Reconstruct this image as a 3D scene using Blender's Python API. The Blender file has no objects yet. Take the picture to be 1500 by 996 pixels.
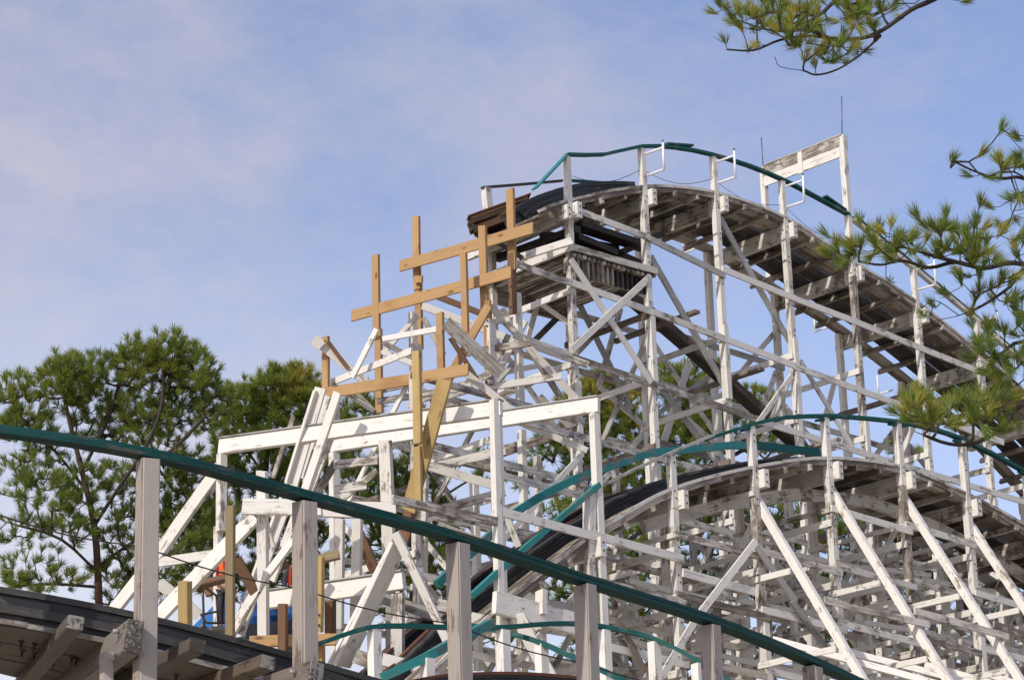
import bpy, math, random
import numpy as np
from mathutils import Vector, Matrix
random.seed(11); rng = np.random.default_rng(5)
S = bpy.context.scene
COL = S.collection
# ------------------------------------------------------------------ camera
FPX, PITCH, ROLL = 3790.0, math.radians(18.25), math.radians(-1.74)
EYE = Vector((0, 0, 1.7))
R0 = Vector((1, 0, 0)); FW = Vector((0, math.cos(PITCH), math.sin(PITCH))); U0 = Vector((0, -math.sin(PITCH), math.cos(PITCH)))
RT = R0*math.cos(ROLL) + U0*math.sin(ROLL); UP = -R0*math.sin(ROLL) + U0*math.cos(ROLL)
cd = bpy.data.cameras.new("camera"); cam = bpy.data.objects.new("camera", cd); COL.objects.link(cam)
cd.sensor_width = 36; cd.lens = FPX/1500*36; cd.clip_end = 5000; cd.clip_start = 0.5
cam.matrix_world = Matrix(((RT.x, UP.x, -FW.x, EYE.x), (RT.y, UP.y, -FW.y, EYE.y), (RT.z, UP.z, -FW.z, EYE.z), (0, 0, 0, 1)))
S.camera = cam
# ------------------------------------------------------------------ light
SUN_DIR = Vector((-0.48, -0.64, 0.52)).normalized()          # towards the sun
elev = math.asin(SUN_DIR.z); azim = math.atan2(SUN_DIR.x, SUN_DIR.y)
sd = bpy.data.lights.new("sun", 'SUN'); sd.energy = 3.1; sd.angle = math.radians(1.0); sd.color = (1, 0.95, 0.86)
so = bpy.data.objects.new("sun", sd); COL.objects.link(so); so.rotation_euler = SUN_DIR.to_track_quat('Z', 'Y').to_euler(); so.location = (0, 0, 80)
Wd = bpy.data.worlds.new("World"); S.world = Wd; Wd.use_nodes = True
nt = Wd.node_tree; nt.nodes.clear()
def N(t, **k):
    n = nt.nodes.new(t)
    for a, b in k.items(): setattr(n, a, b)
    return n
out = N('ShaderNodeOutputWorld'); bg = N('ShaderNodeBackground'); sky = N('ShaderNodeTexSky')
sky.sky_type = 'NISHITA'; sky.sun_disc = False; sky.sun_elevation = elev; sky.sun_rotation = azim
sky.air_density = 1.0; sky.dust_density = 1.2; sky.ozone_density = 1.6
tc = N('ShaderNodeTexCoord'); mp = N('ShaderNodeMapping'); mp.inputs['Scale'].default_value = (2.6, 2.6, 4.6); mp.inputs['Location'].default_value = (0.42, 0.0, 0.35)
mp.inputs['Rotation'].default_value = (0, math.radians(12), 0)
n1 = N('ShaderNodeTexNoise'); n1.inputs['Scale'].default_value = 2.2; n1.inputs['Detail'].default_value = 7; n1.inputs['Roughness'].default_value = .66; n1.inputs['Distortion'].default_value = .15
cr = N('ShaderNodeValToRGB'); cr.color_ramp.elements[0].position = .36; cr.color_ramp.elements[0].color = (.0, .0, .0, 1); cr.color_ramp.elements[1].position = .72; cr.color_ramp.elements[1].color = (1, 1, 1, 1)
# a bank of bright cloud low over the horizon, thinning upwards and towards the right
sx = N('ShaderNodeSeparateXYZ')
lowr = N('ShaderNodeMapRange'); lowr.inputs['From Min'].default_value = .36; lowr.inputs['From Max'].default_value = .14
xr = N('ShaderNodeMapRange'); xr.inputs['From Min'].default_value = .12; xr.inputs['From Max'].default_value = -.22; xr.inputs['To Min'].default_value = .25
mul = N('ShaderNodeMath', operation='MULTIPLY')
tint = N('ShaderNodeMix', data_type='RGBA', blend_type='MULTIPLY'); tint.inputs[0].default_value = 1.0; tint.inputs[7].default_value = (1.46, 1.26, 1.33, 1)
mix = N('ShaderNodeMix', data_type='RGBA'); mix.inputs[7].default_value = (4.2, 4.12, 4.95, 1)
mix2 = N('ShaderNodeMix', data_type='RGBA'); mix2.inputs[7].default_value = (6.6, 6.6, 7.1, 1)
L_ = nt.links.new
L_(tc.outputs['Generated'], mp.inputs[0]); L_(mp.outputs[0], n1.inputs['Vector']); 
L_(tc.outputs['Generated'], sx.inputs[0]); L_(sx.outputs['Z'], lowr.inputs[0]); L_(sx.outputs['X'], xr.inputs[0])
L_(lowr.outputs[0], mul.inputs[0]); L_(xr.outputs[0], mul.inputs[1]); L_(mul.outputs[0], mix2.inputs[0])
L_(sky.outputs[0], tint.inputs[6]); L_(tint.outputs[2], mix.inputs[6]); xc = N('ShaderNodeMapRange'); xc.inputs['From Min'].default_value = -.10; xc.inputs['From Max'].default_value = .05; xc.inputs['To Min'].default_value = .05; xc.inputs['To Max'].default_value = -.13
ad = N('ShaderNodeMath', operation='ADD'); L_(sx.outputs['X'], xc.inputs[0]); L_(n1.outputs[0], ad.inputs[0]); L_(xc.outputs[0], ad.inputs[1]); L_(ad.outputs[0], cr.inputs[0])
L_(cr.outputs[0], mix.inputs[0])
L_(mix.outputs[2], mix2.inputs[6]); L_(mix2.outputs[2], bg.inputs[0]); bg.inputs[1].default_value = 0.13; L_(bg.outputs[0], out.inputs[0])
S.view_settings.view_transform = 'Standard'; S.view_settings.look = 'None'; S.view_settings.gamma = 1.0
S.view_settings.exposure = 0.05; S.view_settings.use_curve_mapping = False
# ------------------------------------------------------------------ surveying helpers (metres from photo sight lines on real planes)
def ray(u, v): return FW + RT*((u-750)/FPX) - UP*((v-498)/FPX)
def at(u, v, d): return EYE + ray(u, v)*d
A0 = math.radians(42); Lx = Vector((math.cos(A0), math.sin(A0), 0)); Tx = Vector((-math.sin(A0), math.cos(A0), 0)); Zx = Vector((0, 0, 1))
ORG = at(1043, 290, 70); ORG.z = 0
def W(s, t, z): return ORG + Lx*s + Tx*t + Zx*z
def hit(u, v, t):
    r = ray(u, v); o = ORG - EYE; return EYE + r*((o.dot(Tx)+t)/r.dot(Tx))
def sof(p): return (p-ORG).dot(Lx)
def lvl(u, v, z):
    r = ray(u, v); return EYE + r*((z-EYE.z)/r.z)
# ------------------------------------------------------------------ materials
def mat(name):
    m = bpy.data.materials.new(name); m.use_nodes = True; t = m.node_tree; b = t.nodes['Principled BSDF']
    return m, t, b
def nn(t, typ, **k):
    n = t.nodes.new(typ)
    for a, b in k.items(): setattr(n, a, b)
    return n
def ramp(t, src, p0, p1, c0=(0, 0, 0, 1), c1=(1, 1, 1, 1)):
    r = nn(t, 'ShaderNodeValToRGB'); e = r.color_ramp.elements
    e[0].position = p0; e[0].color = c0; e[1].position = p1; e[1].color = c1
    t.links.new(src, r.inputs[0]); return r.outputs[0]
def mixc(t, fac, a, b, mode='MIX'):
    m = nn(t, 'ShaderNodeMix', data_type='RGBA', blend_type=mode)
    for sock, v in ((m.inputs[0], fac), (m.inputs[6], a), (m.inputs[7], b)):
        if isinstance(v, (int, float)): sock.default_value = v
        elif isinstance(v, tuple): sock.default_value = (*v, 1)
        else: t.links.new(v, sock)
    return m.outputs[2]
def math_(t, op, a, b=None, clamp=False):
    m = nn(t, 'ShaderNodeMath', operation=op, use_clamp=clamp)
    for sock, v in ((m.inputs[0], a), (m.inputs[1], b)):
        if v is None: continue
        if isinstance(v, (int, float)): sock.default_value = v
        else: t.links.new(v, sock)
    return m.outputs[0]
def grain_coords(t, sc):
    c = nn(t, 'ShaderNodeTexCoord'); oi = nn(t, 'ShaderNodeObjectInfo')
    cx = nn(t, 'ShaderNodeCombineXYZ'); 
    for i in range(3): t.links.new(math_(t, 'MULTIPLY', oi.outputs['Random'], 37.0+11*i), cx.inputs[i])
    va = nn(t, 'ShaderNodeVectorMath', operation='ADD'); t.links.new(c.outputs['Object'], va.inputs[0]); t.links.new(cx.outputs[0], va.inputs[1])
    mp = nn(t, 'ShaderNodeMapping'); mp.inputs['Scale'].default_value = sc; t.links.new(va.outputs[0], mp.inputs[0])
    return va.outputs[0], mp.outputs[0], oi.outputs['Random']
def nn_map(t, vec, sc):
    mp = nn(t, 'ShaderNodeMapping'); mp.inputs['Scale'].default_value = sc; t.links.new(vec, mp.inputs[0]); return mp.outputs[0]
def noise(t, vec, scale, detail=4, rough=.55):
    n = nn(t, 'ShaderNodeTexNoise'); n.inputs['Scale'].default_value = scale; n.inputs['Detail'].default_value = detail; n.inputs['Roughness'].default_value = rough
    t.links.new(vec, n.inputs['Vector']); return n.outputs[0]
def painted(name, paint, paint2, bare, peel, stain, stain_col=(.13, .09, .06), rough=.6):
    m, t, b = mat(name)
    iso, gr, rnd = grain_coords(t, (.9, 10, 10))
    n_st = noise(t, gr, 1.6, 6, .65); n_pt = noise(t, iso, 2.3, 5, .6); n_fine = noise(t, gr, 6, 5, .7); n_big = noise(t, iso, .7, 3)
    base = mixc(t, rnd, paint, paint2)
    base = mixc(t, ramp(t, n_fine, .25, .75), base, tuple(x*.90 for x in paint2), 'MIX')
    # grime: long soft streaks
    g = math_(t, 'ADD', math_(t, 'MULTIPLY', n_st, .5), math_(t, 'MULTIPLY', n_big, .5))
    g = math_(t, 'ADD', g, math_(t, 'MULTIPLY', rnd, .10*min(1, stain*3)))
    gc = .68 - stain*.30
    base = mixc(t, math_(t, 'MULTIPLY', ramp(t, g, gc, gc+.14), .8), base, stain_col)
    # flaked paint: short ragged flakes, and thin cracks along the grain
    n_fl = noise(t, gr, 2.6, 8, .72); n_ck = noise(t, nn_map(t, iso, (.9, 34, 34)), 1.0, 5, .7)
    p = math_(t, 'ADD', math_(t, 'MULTIPLY', n_fl, .5), math_(t, 'MULTIPLY', n_pt, .5))
    p = math_(t, 'ADD', p, math_(t, 'MULTIPLY', math_(t, 'SUBTRACT', rnd, .5), .10))
    pc = .66 - peel*.30
    pm = ramp(t, p, pc, pc+.025)
    ck = ramp(t, math_(t, 'ADD', n_ck, math_(t, 'MULTIPLY', math_(t, 'SUBTRACT', n_pt, .5), .5)), .66-peel*.16, .72-peel*.16)
    pm = math_(t, 'MAXIMUM', pm, math_(t, 'MULTIPLY', ck, .8))
    base = mixc(t, pm, base, mixc(t, n_fine, tuple(x*.45 for x in bare), bare))
    t.links.new(base, b.inputs['Base Color']); b.inputs['Roughness'].default_value = rough; b.inputs['Specular IOR Level'].default_value = .25
    bp = nn(t, 'ShaderNodeBump'); bp.inputs['Strength'].default_value = .35; bp.inputs['Distance'].default_value = .012
    t.links.new(math_(t, 'SUBTRACT', n_fine, pm), bp.inputs['Height']); t.links.new(bp.outputs[0], b.inputs['Normal'])
    return m
M = {}
M['white'] = painted('white_paint', (.80, .77, .71), (.71, .68, .62), (.34, .29, .24), .27, .20)
M['clean'] = painted('fresh_white_paint', (.84, .81, .755), (.79, .76, .70), (.38, .29, .21), .22, .17, (.30, .20, .11))
M['worn'] = painted('worn_white_paint', (.72, .685, .62), (.58, .545, .485), (.25, .205, .165), .43, .42)
M['dirty'] = painted('stained_white_paint', (.58, .52, .445), (.44, .385, .32), (.16, .125, .095), .38, .75, (.055, .036, .022))
M['grey'] = painted('weathered_grey_paint', (.47, .455, .43), (.36, .345, .32), (.26, .225, .19), .38, .35)
M['fore'] = painted('shaded_white_paint', (.455, .41, .37), (.40, .36, .322), (.25, .20, .16), .20, .16)  # white post paint darkened: foreground shade is put into this colour
M['foredk'] = painted('dark_white_paint', (.25, .222, .198), (.20, .178, .158), (.12, .10, .08), .34, .40)  # darker base tone for the foreground ledgers
M['browned'] = painted('brown_stained_timber', (.27, .215, .17), (.19, .15, .12), (.10, .075, .055), .40, .5, (.05, .035, .025))
M['bareside'] = painted('bare_weathered_side', (.42, .365, .32), (.36, .31, .27), (.24, .19, .15), .3, .3)
M['endgrain'] = painted('weathered_end_grain', (.34, .325, .30), (.28, .265, .245), (.09, .078, .066), .62, .45)
M['under'] = painted('darkened_brown_underside', (.135, .115, .098), (.105, .09, .076), (.07, .055, .042), .25, .45)  # underside darkened in colour to offset bright bounce from the ground
M['char'] = painted('sooty_and_gap_dark_timber', (.075, .064, .056), (.05, .043, .04), (.03, .025, .02), .3, .5, (.02, .015, .012))
M['black'] = painted('black_painted_plank', (.046, .049, .054), (.028, .030, .034), (.14, .125, .11), .34, .10, (.012, .012, .014), .45)
M['blackw'] = painted('greyed_black_plank', (.078, .076, .073), (.052, .051, .050), (.16, .14, .12), .40, .12, (.02, .018, .016), .55)
M['teal'] = painted('green_paint', (.005, .098, .090), (.004, .078, .073), (.12, .17, .155), .32, .32, (.008, .035, .032), .6)
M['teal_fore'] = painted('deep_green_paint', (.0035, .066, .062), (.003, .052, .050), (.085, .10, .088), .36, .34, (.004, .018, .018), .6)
M['teal_pale'] = painted('faded_green_paint', (.04, .27, .265), (.03, .205, .20), (.24, .25, .22), .36, .2, (.02, .10, .095), .55)
M['rust'] = painted('rusty_steel', (.17, .062, .035), (.11, .045, .03), (.05, .025, .02), .4, .3, (.03, .015, .01), .7)
def lumber(name, c0, c1, dark):
    m, t, b = mat(name)
    iso, gr, rnd = grain_coords(t, (.30, 16, 16))
    g1 = noise(t, gr, 1.6, 8, .72); g2 = noise(t, iso, .9, 4); g3 = noise(t, nn_map(t, iso, (.5, 45, 45)), 1, 4, .6)
    base = mixc(t, ramp(t, g1, .36, .64), c0, c1)
    base = mixc(t, math_(t, 'MULTIPLY', ramp(t, g3, .50, .62), .55), base, dark)
    base = mixc(t, math_(t, 'MULTIPLY', rnd, .75), base, tuple(x*.60 for x in c0))
    base = mixc(t, math_(t, 'MULTIPLY', ramp(t, g2, .52, .66), .6), base, dark)
    vo = nn(t, 'ShaderNodeTexVoronoi'); vo.inputs['Scale'].default_value = 1.0
    t.links.new(nn_map(t, iso, (1.5, 4, 4)), vo.inputs['Vector'])
    base = mixc(t, ramp(t, vo.outputs['Distance'], .09, .20, (.9, .9, .9, 1), (0, 0, 0, 1)), base, tuple(x*.5 for x in dark))
    t.links.new(base, b.inputs['Base Color']); b.inputs['Roughness'].default_value = .75; b.inputs['Specular IOR Level'].default_value = .2
    return m
M['new'] = lumber('new_orange_lumber', (.58, .375, .18), (.46, .27, .12), (.29, .155, .066))
M['newy'] = lumber('new_yellow_lumber', (.57, .42, .185), (.46, .32, .13), (.32, .21, .085))
M['rot'] = lumber('charred_brown_lumber', (.13, .065, .035), (.07, .04, .025), (.025, .018, .014))
M['olive'] = lumber('weathered_olive_lumber', (.36, .285, .165), (.29, .22, .125), (.19, .14, .075))
M['brown'] = lumber('brown_old_lumber', (.26, .15, .085), (.18, .10, .06), (.10, .06, .04))
def plain(name, col, rough=.5, metal=0, var=.15):
    m, t, b = mat(name); iso, gr, rnd = grain_coords(t, (1, 1, 1)); n = noise(t, iso, 6, 4)
    t.links.new(mixc(t, n, tuple(x*(1-var) for x in col), tuple(min(1, x*(1+var)) for x in col)), b.inputs['Base Color'])
    b.inputs['Roughness'].default_value = rough; b.inputs['Metallic'].default_value = metal; return m
M['pipe'] = plain('white_pipe', (.80, .80, .79), .4)
M['steel'] = plain('grey_steel', (.16, .15, .14), .5, .6)
M['bolt'] = plain('rusty_bolt', (.07, .05, .04), .6, .3)
M['cable'] = plain('dark_cable', (.05, .035, .03), .6, .2)
M['blue'] = plain('blue_paint', (.055, .27, .72), .4)
M['drum'] = plain('blue_plastic', (.022, .085, .27), .35)
M['dark'] = plain('dark_machine', (.03, .032, .036), .5)
M['orange'] = plain('orange_vest', (1.0, .13, .02), .7)
M['skin'] = plain('skin', (.48, .27, .19), .55)
M['jacket'] = plain('grey_jacket', (.13, .13, .15), .85)
M['trouser'] = plain('dark_trousers', (.03, .03, .045), .85)
M['red'] = plain('dark_red_strap', (.25, .02, .03), .7)
M['hair'] = plain('brown_hair', (.05, .03, .02), .7)
def foliage(name, a, b_, c):
    m, t, b = mat(name); cdn = nn(t, 'ShaderNodeTexCoord')
    n = noise(t, cdn.outputs['Object'], 1.1, 3); n2 = noise(t, cdn.outputs['Object'], 5, 2)
    colr = mixc(t, ramp(t, n, .38, .62), a, b_); colr = mixc(t, ramp(t, n2, .5, .75), colr, c)
    t.links.new(colr, b.inputs['Base Color']); b.inputs['Roughness'].default_value = .55; b.inputs['Specular IOR Level'].default_value = .3
    tr = nn(t, 'ShaderNodeBsdfTranslucent'); t.links.new(colr, tr.inputs[0]); mx = nn(t, 'ShaderNodeMixShader'); mx.inputs[0].default_value = .36
    o = t.nodes['Material Output']; t.links.new(b.outputs[0], mx.inputs[1]); t.links.new(tr.outputs[0], mx.inputs[2]); t.links.new(mx.outputs[0], o.inputs[0]); return m
M['needle'] = foliage('pine_needles', (.17, .245, .04), (.26, .30, .05), (.34, .32, .07))
M['needle2'] = foliage('yellow_pine_needles', (.26, .28, .045), (.38, .35, .055), (.40, .32, .07))
M['needle3'] = foliage('deep_green_needles', (.15, .225, .042), (.22, .275, .052), (.29, .29, .065))
M['bark'] = painted('pine_bark', (.115, .070, .05), (.09, .055, .042), (.04, .028, .022), .5, .3, (.03, .022, .018), .9)
M['twig'] = plain('dark_twig', (.045, .033, .026), .9)
m, t, b = mat('pale_sandy_ground'); cdn = nn(t, 'ShaderNodeTexCoord'); n = noise(t, cdn.outputs['Object'], .25, 8); n2 = noise(t, cdn.outputs['Object'], 6, 4)
t.links.new(mixc(t, n2, mixc(t, ramp(t, n, .4, .65), (.42, .36, .27), (.34, .29, .20)), (.36, .30, .21)), b.inputs['Base Color']); b.inputs['Roughness'].default_value = .95; M['ground'] = m  # unseen ground, kept pale and sandy to bounce warm light onto undersides
# ------------------------------------------------------------------ object helpers
def link(o, parent=None):
    COL.objects.link(o)
    if parent is not None:
        o.parent = parent; o.matrix_parent_inverse = Matrix.Translation(-top(parent).location) if parent.parent is None else parent_inv(parent)
    return o
def top(o):
    while o.parent: o = o.parent
    return o
def world_of(o): 
    m = o.matrix_basis.copy()
    if o.parent: m = world_of(o.parent) @ o.matrix_parent_inverse @ m
    return m
def parent_inv(p): return world_of(p).inverted()
def thing(name, label, cat, loc, group=None):
    o = bpy.data.objects.new(name, None); COL.objects.link(o); o.location = loc; o.empty_display_size = .3
    o['label'] = label; o['category'] = cat
    if group: o['group'] = group
    return o
def tag(o, label, cat, group=None):
    o['label'] = label; o['category'] = cat
    if group: o['group'] = group
    return o
def obj(name, verts, faces, m, parent=None, mw=None, smooth=False):
    me = bpy.data.meshes.new(name); me.from_pydata([tuple(v) for v in verts], [], faces); me.materials.append(m)
    if smooth: me.polygons.foreach_set('use_smooth', [True]*len(me.polygons))
    o = bpy.data.objects.new(name, me); COL.objects.link(o)
    if mw is not None: o.matrix_basis = mw
    if parent is not None: o.parent = parent; o.matrix_parent_inverse = parent_inv(parent)
    return o
HINT = Vector((-.35, -.94, 0))
def bar(name, parent, p0, p1, w, th, m, hint=None, fine=False, bow=None, cut=None):
    """A timber from p0 to p1: w across, th along hint (the way its broad face looks)."""
    p0 = Vector(p0); p1 = Vector(p1); d = p1-p0; ln = d.length; X = d/ln
    h = Vector(hint) if hint is not None else HINT
    if abs(X.dot(h.normalized())) > .97: h = Zx
    Y = (h - X*h.dot(X)).normalized(); Z = X.cross(Y)
    c = .010 if fine else 0
    a, b = th/2, w/2
    if c:  prof = [(-a+c, -b), (a-c, -b), (a, -b+c), (a, b-c), (a-c, b), (-a+c, b), (-a, b-c), (-a, -b+c)]
    else:  prof = [(-a, -b), (a, -b), (a, b), (-a, b)]
    k = len(prof); ns = 3 if ln > .9 else 1
    bw = (min(.02, ln*.004) if bow is None else bow)
    by, bz = random.uniform(-bw, bw), random.uniform(-bw, bw); verts = []; faces = []
    for i in range(ns+1):
        f = i/ns; q = math.sin(math.pi*f); ex = random.uniform(-.5, .5)*min(.03, w*.08)
        for (y, z) in prof:
            x = f*ln + (ex*z/b*1.5 if i in (0, ns) else 0)
            if cut and i == ns: x += cut*z/b
            verts.append((x, y+by*q, z+bz*q))
    for i in range(ns):
        for j in range(k): 
            q = (j+1) % k; faces.append((i*k+j, (i+1)*k+j, (i+1)*k+q, i*k+q))
    faces.append(tuple(range(k))); faces.append(tuple(reversed(range(ns*k, ns*k+k))))
    mw = Matrix(((X.x, Y.x, Z.x, p0.x), (X.y, Y.y, Z.y, p0.y), (X.z, Y.z, Z.z, p0.z), (0, 0, 0, 1)))
    return obj(name, verts, faces, m, parent, mw)
def catmull(pts, n):
    P = [Vector(p) for p in pts]; P = [P[0]*2-P[1]] + P + [P[-1]*2-P[-2]]; out = []
    for i in range(1, len(P)-2):
        for k in range(n):
            u = k/n; a, b, c, d = P[i-1], P[i], P[i+1], P[i+2]
            out.append(.5*((2*b)+(c-a)*u+(2*a-5*b+4*c-d)*u*u+(3*b-a-3*c+d)*u**3))
    out.append(P[-2]); return out
def frames(path, away=None):
    fr = []
    for i, p in enumerate(path):
        tg = (path[min(i+1, len(path)-1)]-path[max(i-1, 0)]).normalized()
        sd = Vector((-tg.y, tg.x, 0)).normalized()
        if away is not None and sd.dot(away) < 0: sd = -sd
        nm = tg.cross(sd) 
        if nm.z < 0: nm = -nm
        fr.append((p, tg, sd, nm))
    return fr
def sweep(name, parent, fr, t0, t1, z0, z1, m, i0=0, i1=None, jit=.006):
    """A sawn board following part of a track or rail: t across (away from viewer), z along the local normal."""
    i1 = len(fr)-1 if i1 is None else min(i1, len(fr)-1)
    o = fr[i0][0]; tg, sd, nm = fr[(i0+i1)//2][1:]; X, Y, Z = tg, sd, nm
    mw = Matrix(((X.x, Y.x, Z.x, o.x), (X.y, Y.y, Z.y, o.y), (X.z, Y.z, Z.z, o.z), (0, 0, 0, 1))); inv = mw.inverted()
    jy, jz = random.uniform(-jit, jit), random.uniform(-jit, jit); V = []; Fc = []
    for i in range(i0, i1+1):
        p, tg, sd, nm = fr[i]
        for (a, b) in ((t0, z0), (t1, z0), (t1, z1), (t0, z1)): V.append(inv @ (p + sd*(a+jy) + nm*(b+jz)))
    n = i1-i0
    for i in range(n):
        for j in range(4): q = (j+1) % 4; Fc.append((i*4+j, i*4+q, (i+1)*4+q, (i+1)*4+j))
    Fc.append((3, 2, 1, 0)); Fc.append((n*4, n*4+1, n*4+2, n*4+3))
    return obj(name, V, Fc, m, parent, mw)
def pieces(name, parent, fr, t0, t1, z0, z1, m, step, off=0, gap=0, lo=0, hi=None):
    hi = len(fr)-1 if hi is None else hi; i = lo; first = True
    while i < hi:
        j = min(hi, i + (step if not first else max(2, step-off))); first = False
        if j-i >= 1: sweep(name, parent, fr, t0, t1, z0, z1, m, i, j)
        i = j
def tube_data(path, r, seg=6):
    V = []; Fc = []; n = len(path)
    rr = r if isinstance(r, (list, tuple)) else [r]*n
    for i, p in enumerate(path):
        tg = (path[min(i+1, n-1)]-path[max(i-1, 0)]).normalized()
        a = tg.cross(Vector((.31, .2, .93))); a.normalize(); b = tg.cross(a)
        for k in range(seg): an = 2*math.pi*k/seg; V.append(p + (a*math.cos(an)+b*math.sin(an))*rr[i])
    for i in range(n-1):
        for k in range(seg): q = (k+1) % seg; Fc.append((i*seg+k, i*seg+q, (i+1)*seg+q, (i+1)*seg+k))
    Fc.append(tuple(reversed(range(seg)))); Fc.append(tuple(range((n-1)*seg, n*seg))); return V, Fc
def tube(name, parent, path, r, m, seg=6):
    path = [Vector(p) for p in path]; V, Fc = tube_data(path, r, seg); o = path[0]
    return obj(name, [v-o for v in V], Fc, m, parent, Matrix.Translation(o), True)
def bolt(parent, p, d, r=.02, ln=.03, m=None):
    d = Vector(d).normalized(); return tube('bolt', parent, [p-d*.01, p+d*ln], r, m or M['bolt'], 6)
def pick(*opts): return M[random.choices([o for o, _ in opts], [w for _, w in opts])[0]]
# ------------------------------------------------------------------ ground
V = [(-600, -200, 0), (600, -200, 0), (600, 1500, 0), (-600, 1500, 0)]
g = obj('ground', V, [(0, 1, 2, 3)], M['ground']); g['kind'] = 'structure'

# ================================================================== timber coaster frames
def post(parent, s, t, z0, z1, m=None, size=.165, seglen=5.2, splice=True):
    z = z1; first = True
    while z > z0+.1:
        zz = max(z0, z - (seglen*random.uniform(.8, 1.15)))
        k = 0 if first else random.uniform(-.02, .02)
        bar('post', parent, W(s+k, t, zz), W(s+k, t, z), size, size, m or pick(('white', 3), ('worn', 2)), Lx, bow=.012)
        if splice and zz > z0+.2:
            bar('splice_board', parent, W(s+k, t-size*.5-.032, zz-random.uniform(.7, 1.0)), W(s+k, t-size*.5-.03, zz+random.uniform(.8, 1.2)), size*.96, .06, M['white'], -Tx)
        z = zz; first = False
def lgirt(parent, t, s0, s1, z0, z1, m=None, w=.17, th=.05, side=-1):
    o = t + side*(.095+th/2+.002)
    bar('girt', parent, W(s0, o, z0), W(s1, o, z1), w, th, m or pick(('white', 3), ('worn', 4), ('dirty', 1)), -Tx)
def tgirt(parent, s, t0, t1, z, m=None, w=.165, th=.05, side=-1, z1=None):
    o = s + side*(.095+th/2+.002)
    bar('cross_girt', parent, W(o, t0, z), W(o, t1, z if z1 is None else z1), w, th, m or pick(('white', 3), ('worn', 3), ('dirty', 1)), -Lx)
def track(parent, ctrl, s_bents, nsub, s_open, black_lo=0, slack=0, hillmat='dirty', endtrim=0, W_=3.0, top_rust=True):
    path = catmull(ctrl, nsub); fr = frames(path, Tx); n = len(fr)-1
    # near walkway, rail stacks, centre boards, far walkway
    x = .0
    for k in range(4): pieces('walkway_board', parent, fr, x, x+.203, .0, .05, pick(('dirty', 3), ('worn', 1), ('grey', 1)), 2*nsub-1, 3*k); x += .207
    for k, (a, b_) in enumerate(((.0, .10), (.104, .17), (.174, .24), (.244, .31))):
        pieces('rail_plank', parent, fr, .97+.004*k, 1.24-.004*k, a, b_, pick(('black', 2), ('blackw', 1)), 2*nsub, 2*k)
        pieces('rail_plank', parent, fr, 2.08+.004*k, 2.35-.004*k, a, b_, pick(('black', 2), ('blackw', 1)), 2*nsub, 2*k+1)
    pieces('rail_plank', parent, fr, .90, 1.30, .314, .37, pick(('black', 2), ('blackw', 1)), 2*nsub, 3); pieces('rail_plank', parent, fr, 2.02, 2.42, .314, .37, pick(('black', 2), ('blackw', 1)), 2*nsub, 4)
    if top_rust:
        pieces('steel_rail', parent, fr, 1.16, 1.31, .374, .392, M['rust'], 4*nsub, 1); pieces('steel_rail', parent, fr, 2.01, 2.16, .374, .392, M['rust'], 4*nsub, 2)
    pieces('centre_board', parent, fr, 1.245, 1.58, .0, .045, M['char'], 2*nsub, 3); pieces('centre_board', parent, fr, 1.69, 2.075, .0, .045, M['char'], 2*nsub, 5)
    x = 2.64
    for k in range(2): pieces('walkway_board', parent, fr, x, x+.215, .0, .05, pick(('dirty', 2), ('grey', 1)), 2*nsub-1, 2*k+1); x += .22
    hi = max([i for i in range(n) if sof(fr[i][0]) < s_open]+[1])
    pieces('walkway_board', parent, fr, .835, .955, .0, .05, M['dirty'], 2*nsub, 3, hi=hi); pieces('walkway_board', parent, fr, 2.36, 2.635, .0, .05, M['dirty'], 2*nsub, 5, hi=hi)  # added filler boards: close the gaps so no sun patches reach the ties
    # outer edge boards
    pieces('edge_board', parent, fr, -.055, -.004, -.04, .085, M['dirty'], nsub, 2); pieces('edge_board', parent, fr, -.075, -.015, .089, .165, M['worn'], nsub, 4)
    return path, fr
def at_s(fr, s):
    best = min(range(len(fr)), key=lambda i: abs(sof(fr[i][0])-s))
    i = best if sof(fr[best][0]) <= s else best-1; i = max(0, min(i, len(fr)-2))
    a, b_ = fr[i], fr[i+1]; f = (s-sof(a[0]))/max(1e-6, sof(b_[0])-sof(a[0])); f = max(0, min(1, f))
    return a[0].lerp(b_[0], f), a[1], a[2], a[3]
def tie(parent, fr, s, t0, t1, h=.15, w=.09, m=None, z=0):
    p, tg, sd, nm = at_s(fr, s); c = p - nm*(h/2+.003) + nm*z
    bar('tie', parent, c+sd*t0, c+sd*t1, w, h, m or pick(('dirty', 3), ('worn', 1)), nm)
def ledger(parent, fr, s, t0, t1, h=.36, w=.14, m=None, wl=.42):
    p, tg, sd, nm = at_s(fr, s); c = p - Zx*(h/2+.003)
    o = bar('ledger', parent, c+sd*t0, c+sd*t1, w, h, m or M['dirty'], Zx, fine=False)
    # whiter sleeve on the near end: sunlight there is put into colour
    bar('ledger_lit_end', parent, c+sd*(t0-.004), c+sd*(t0+wl), w+.012, h+.012, M['white'], Zx)
    for dz in (.09, -.09): bolt(parent, c+sd*(t0-.008)+Zx*dz, -Tx, .022, .02)

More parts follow.
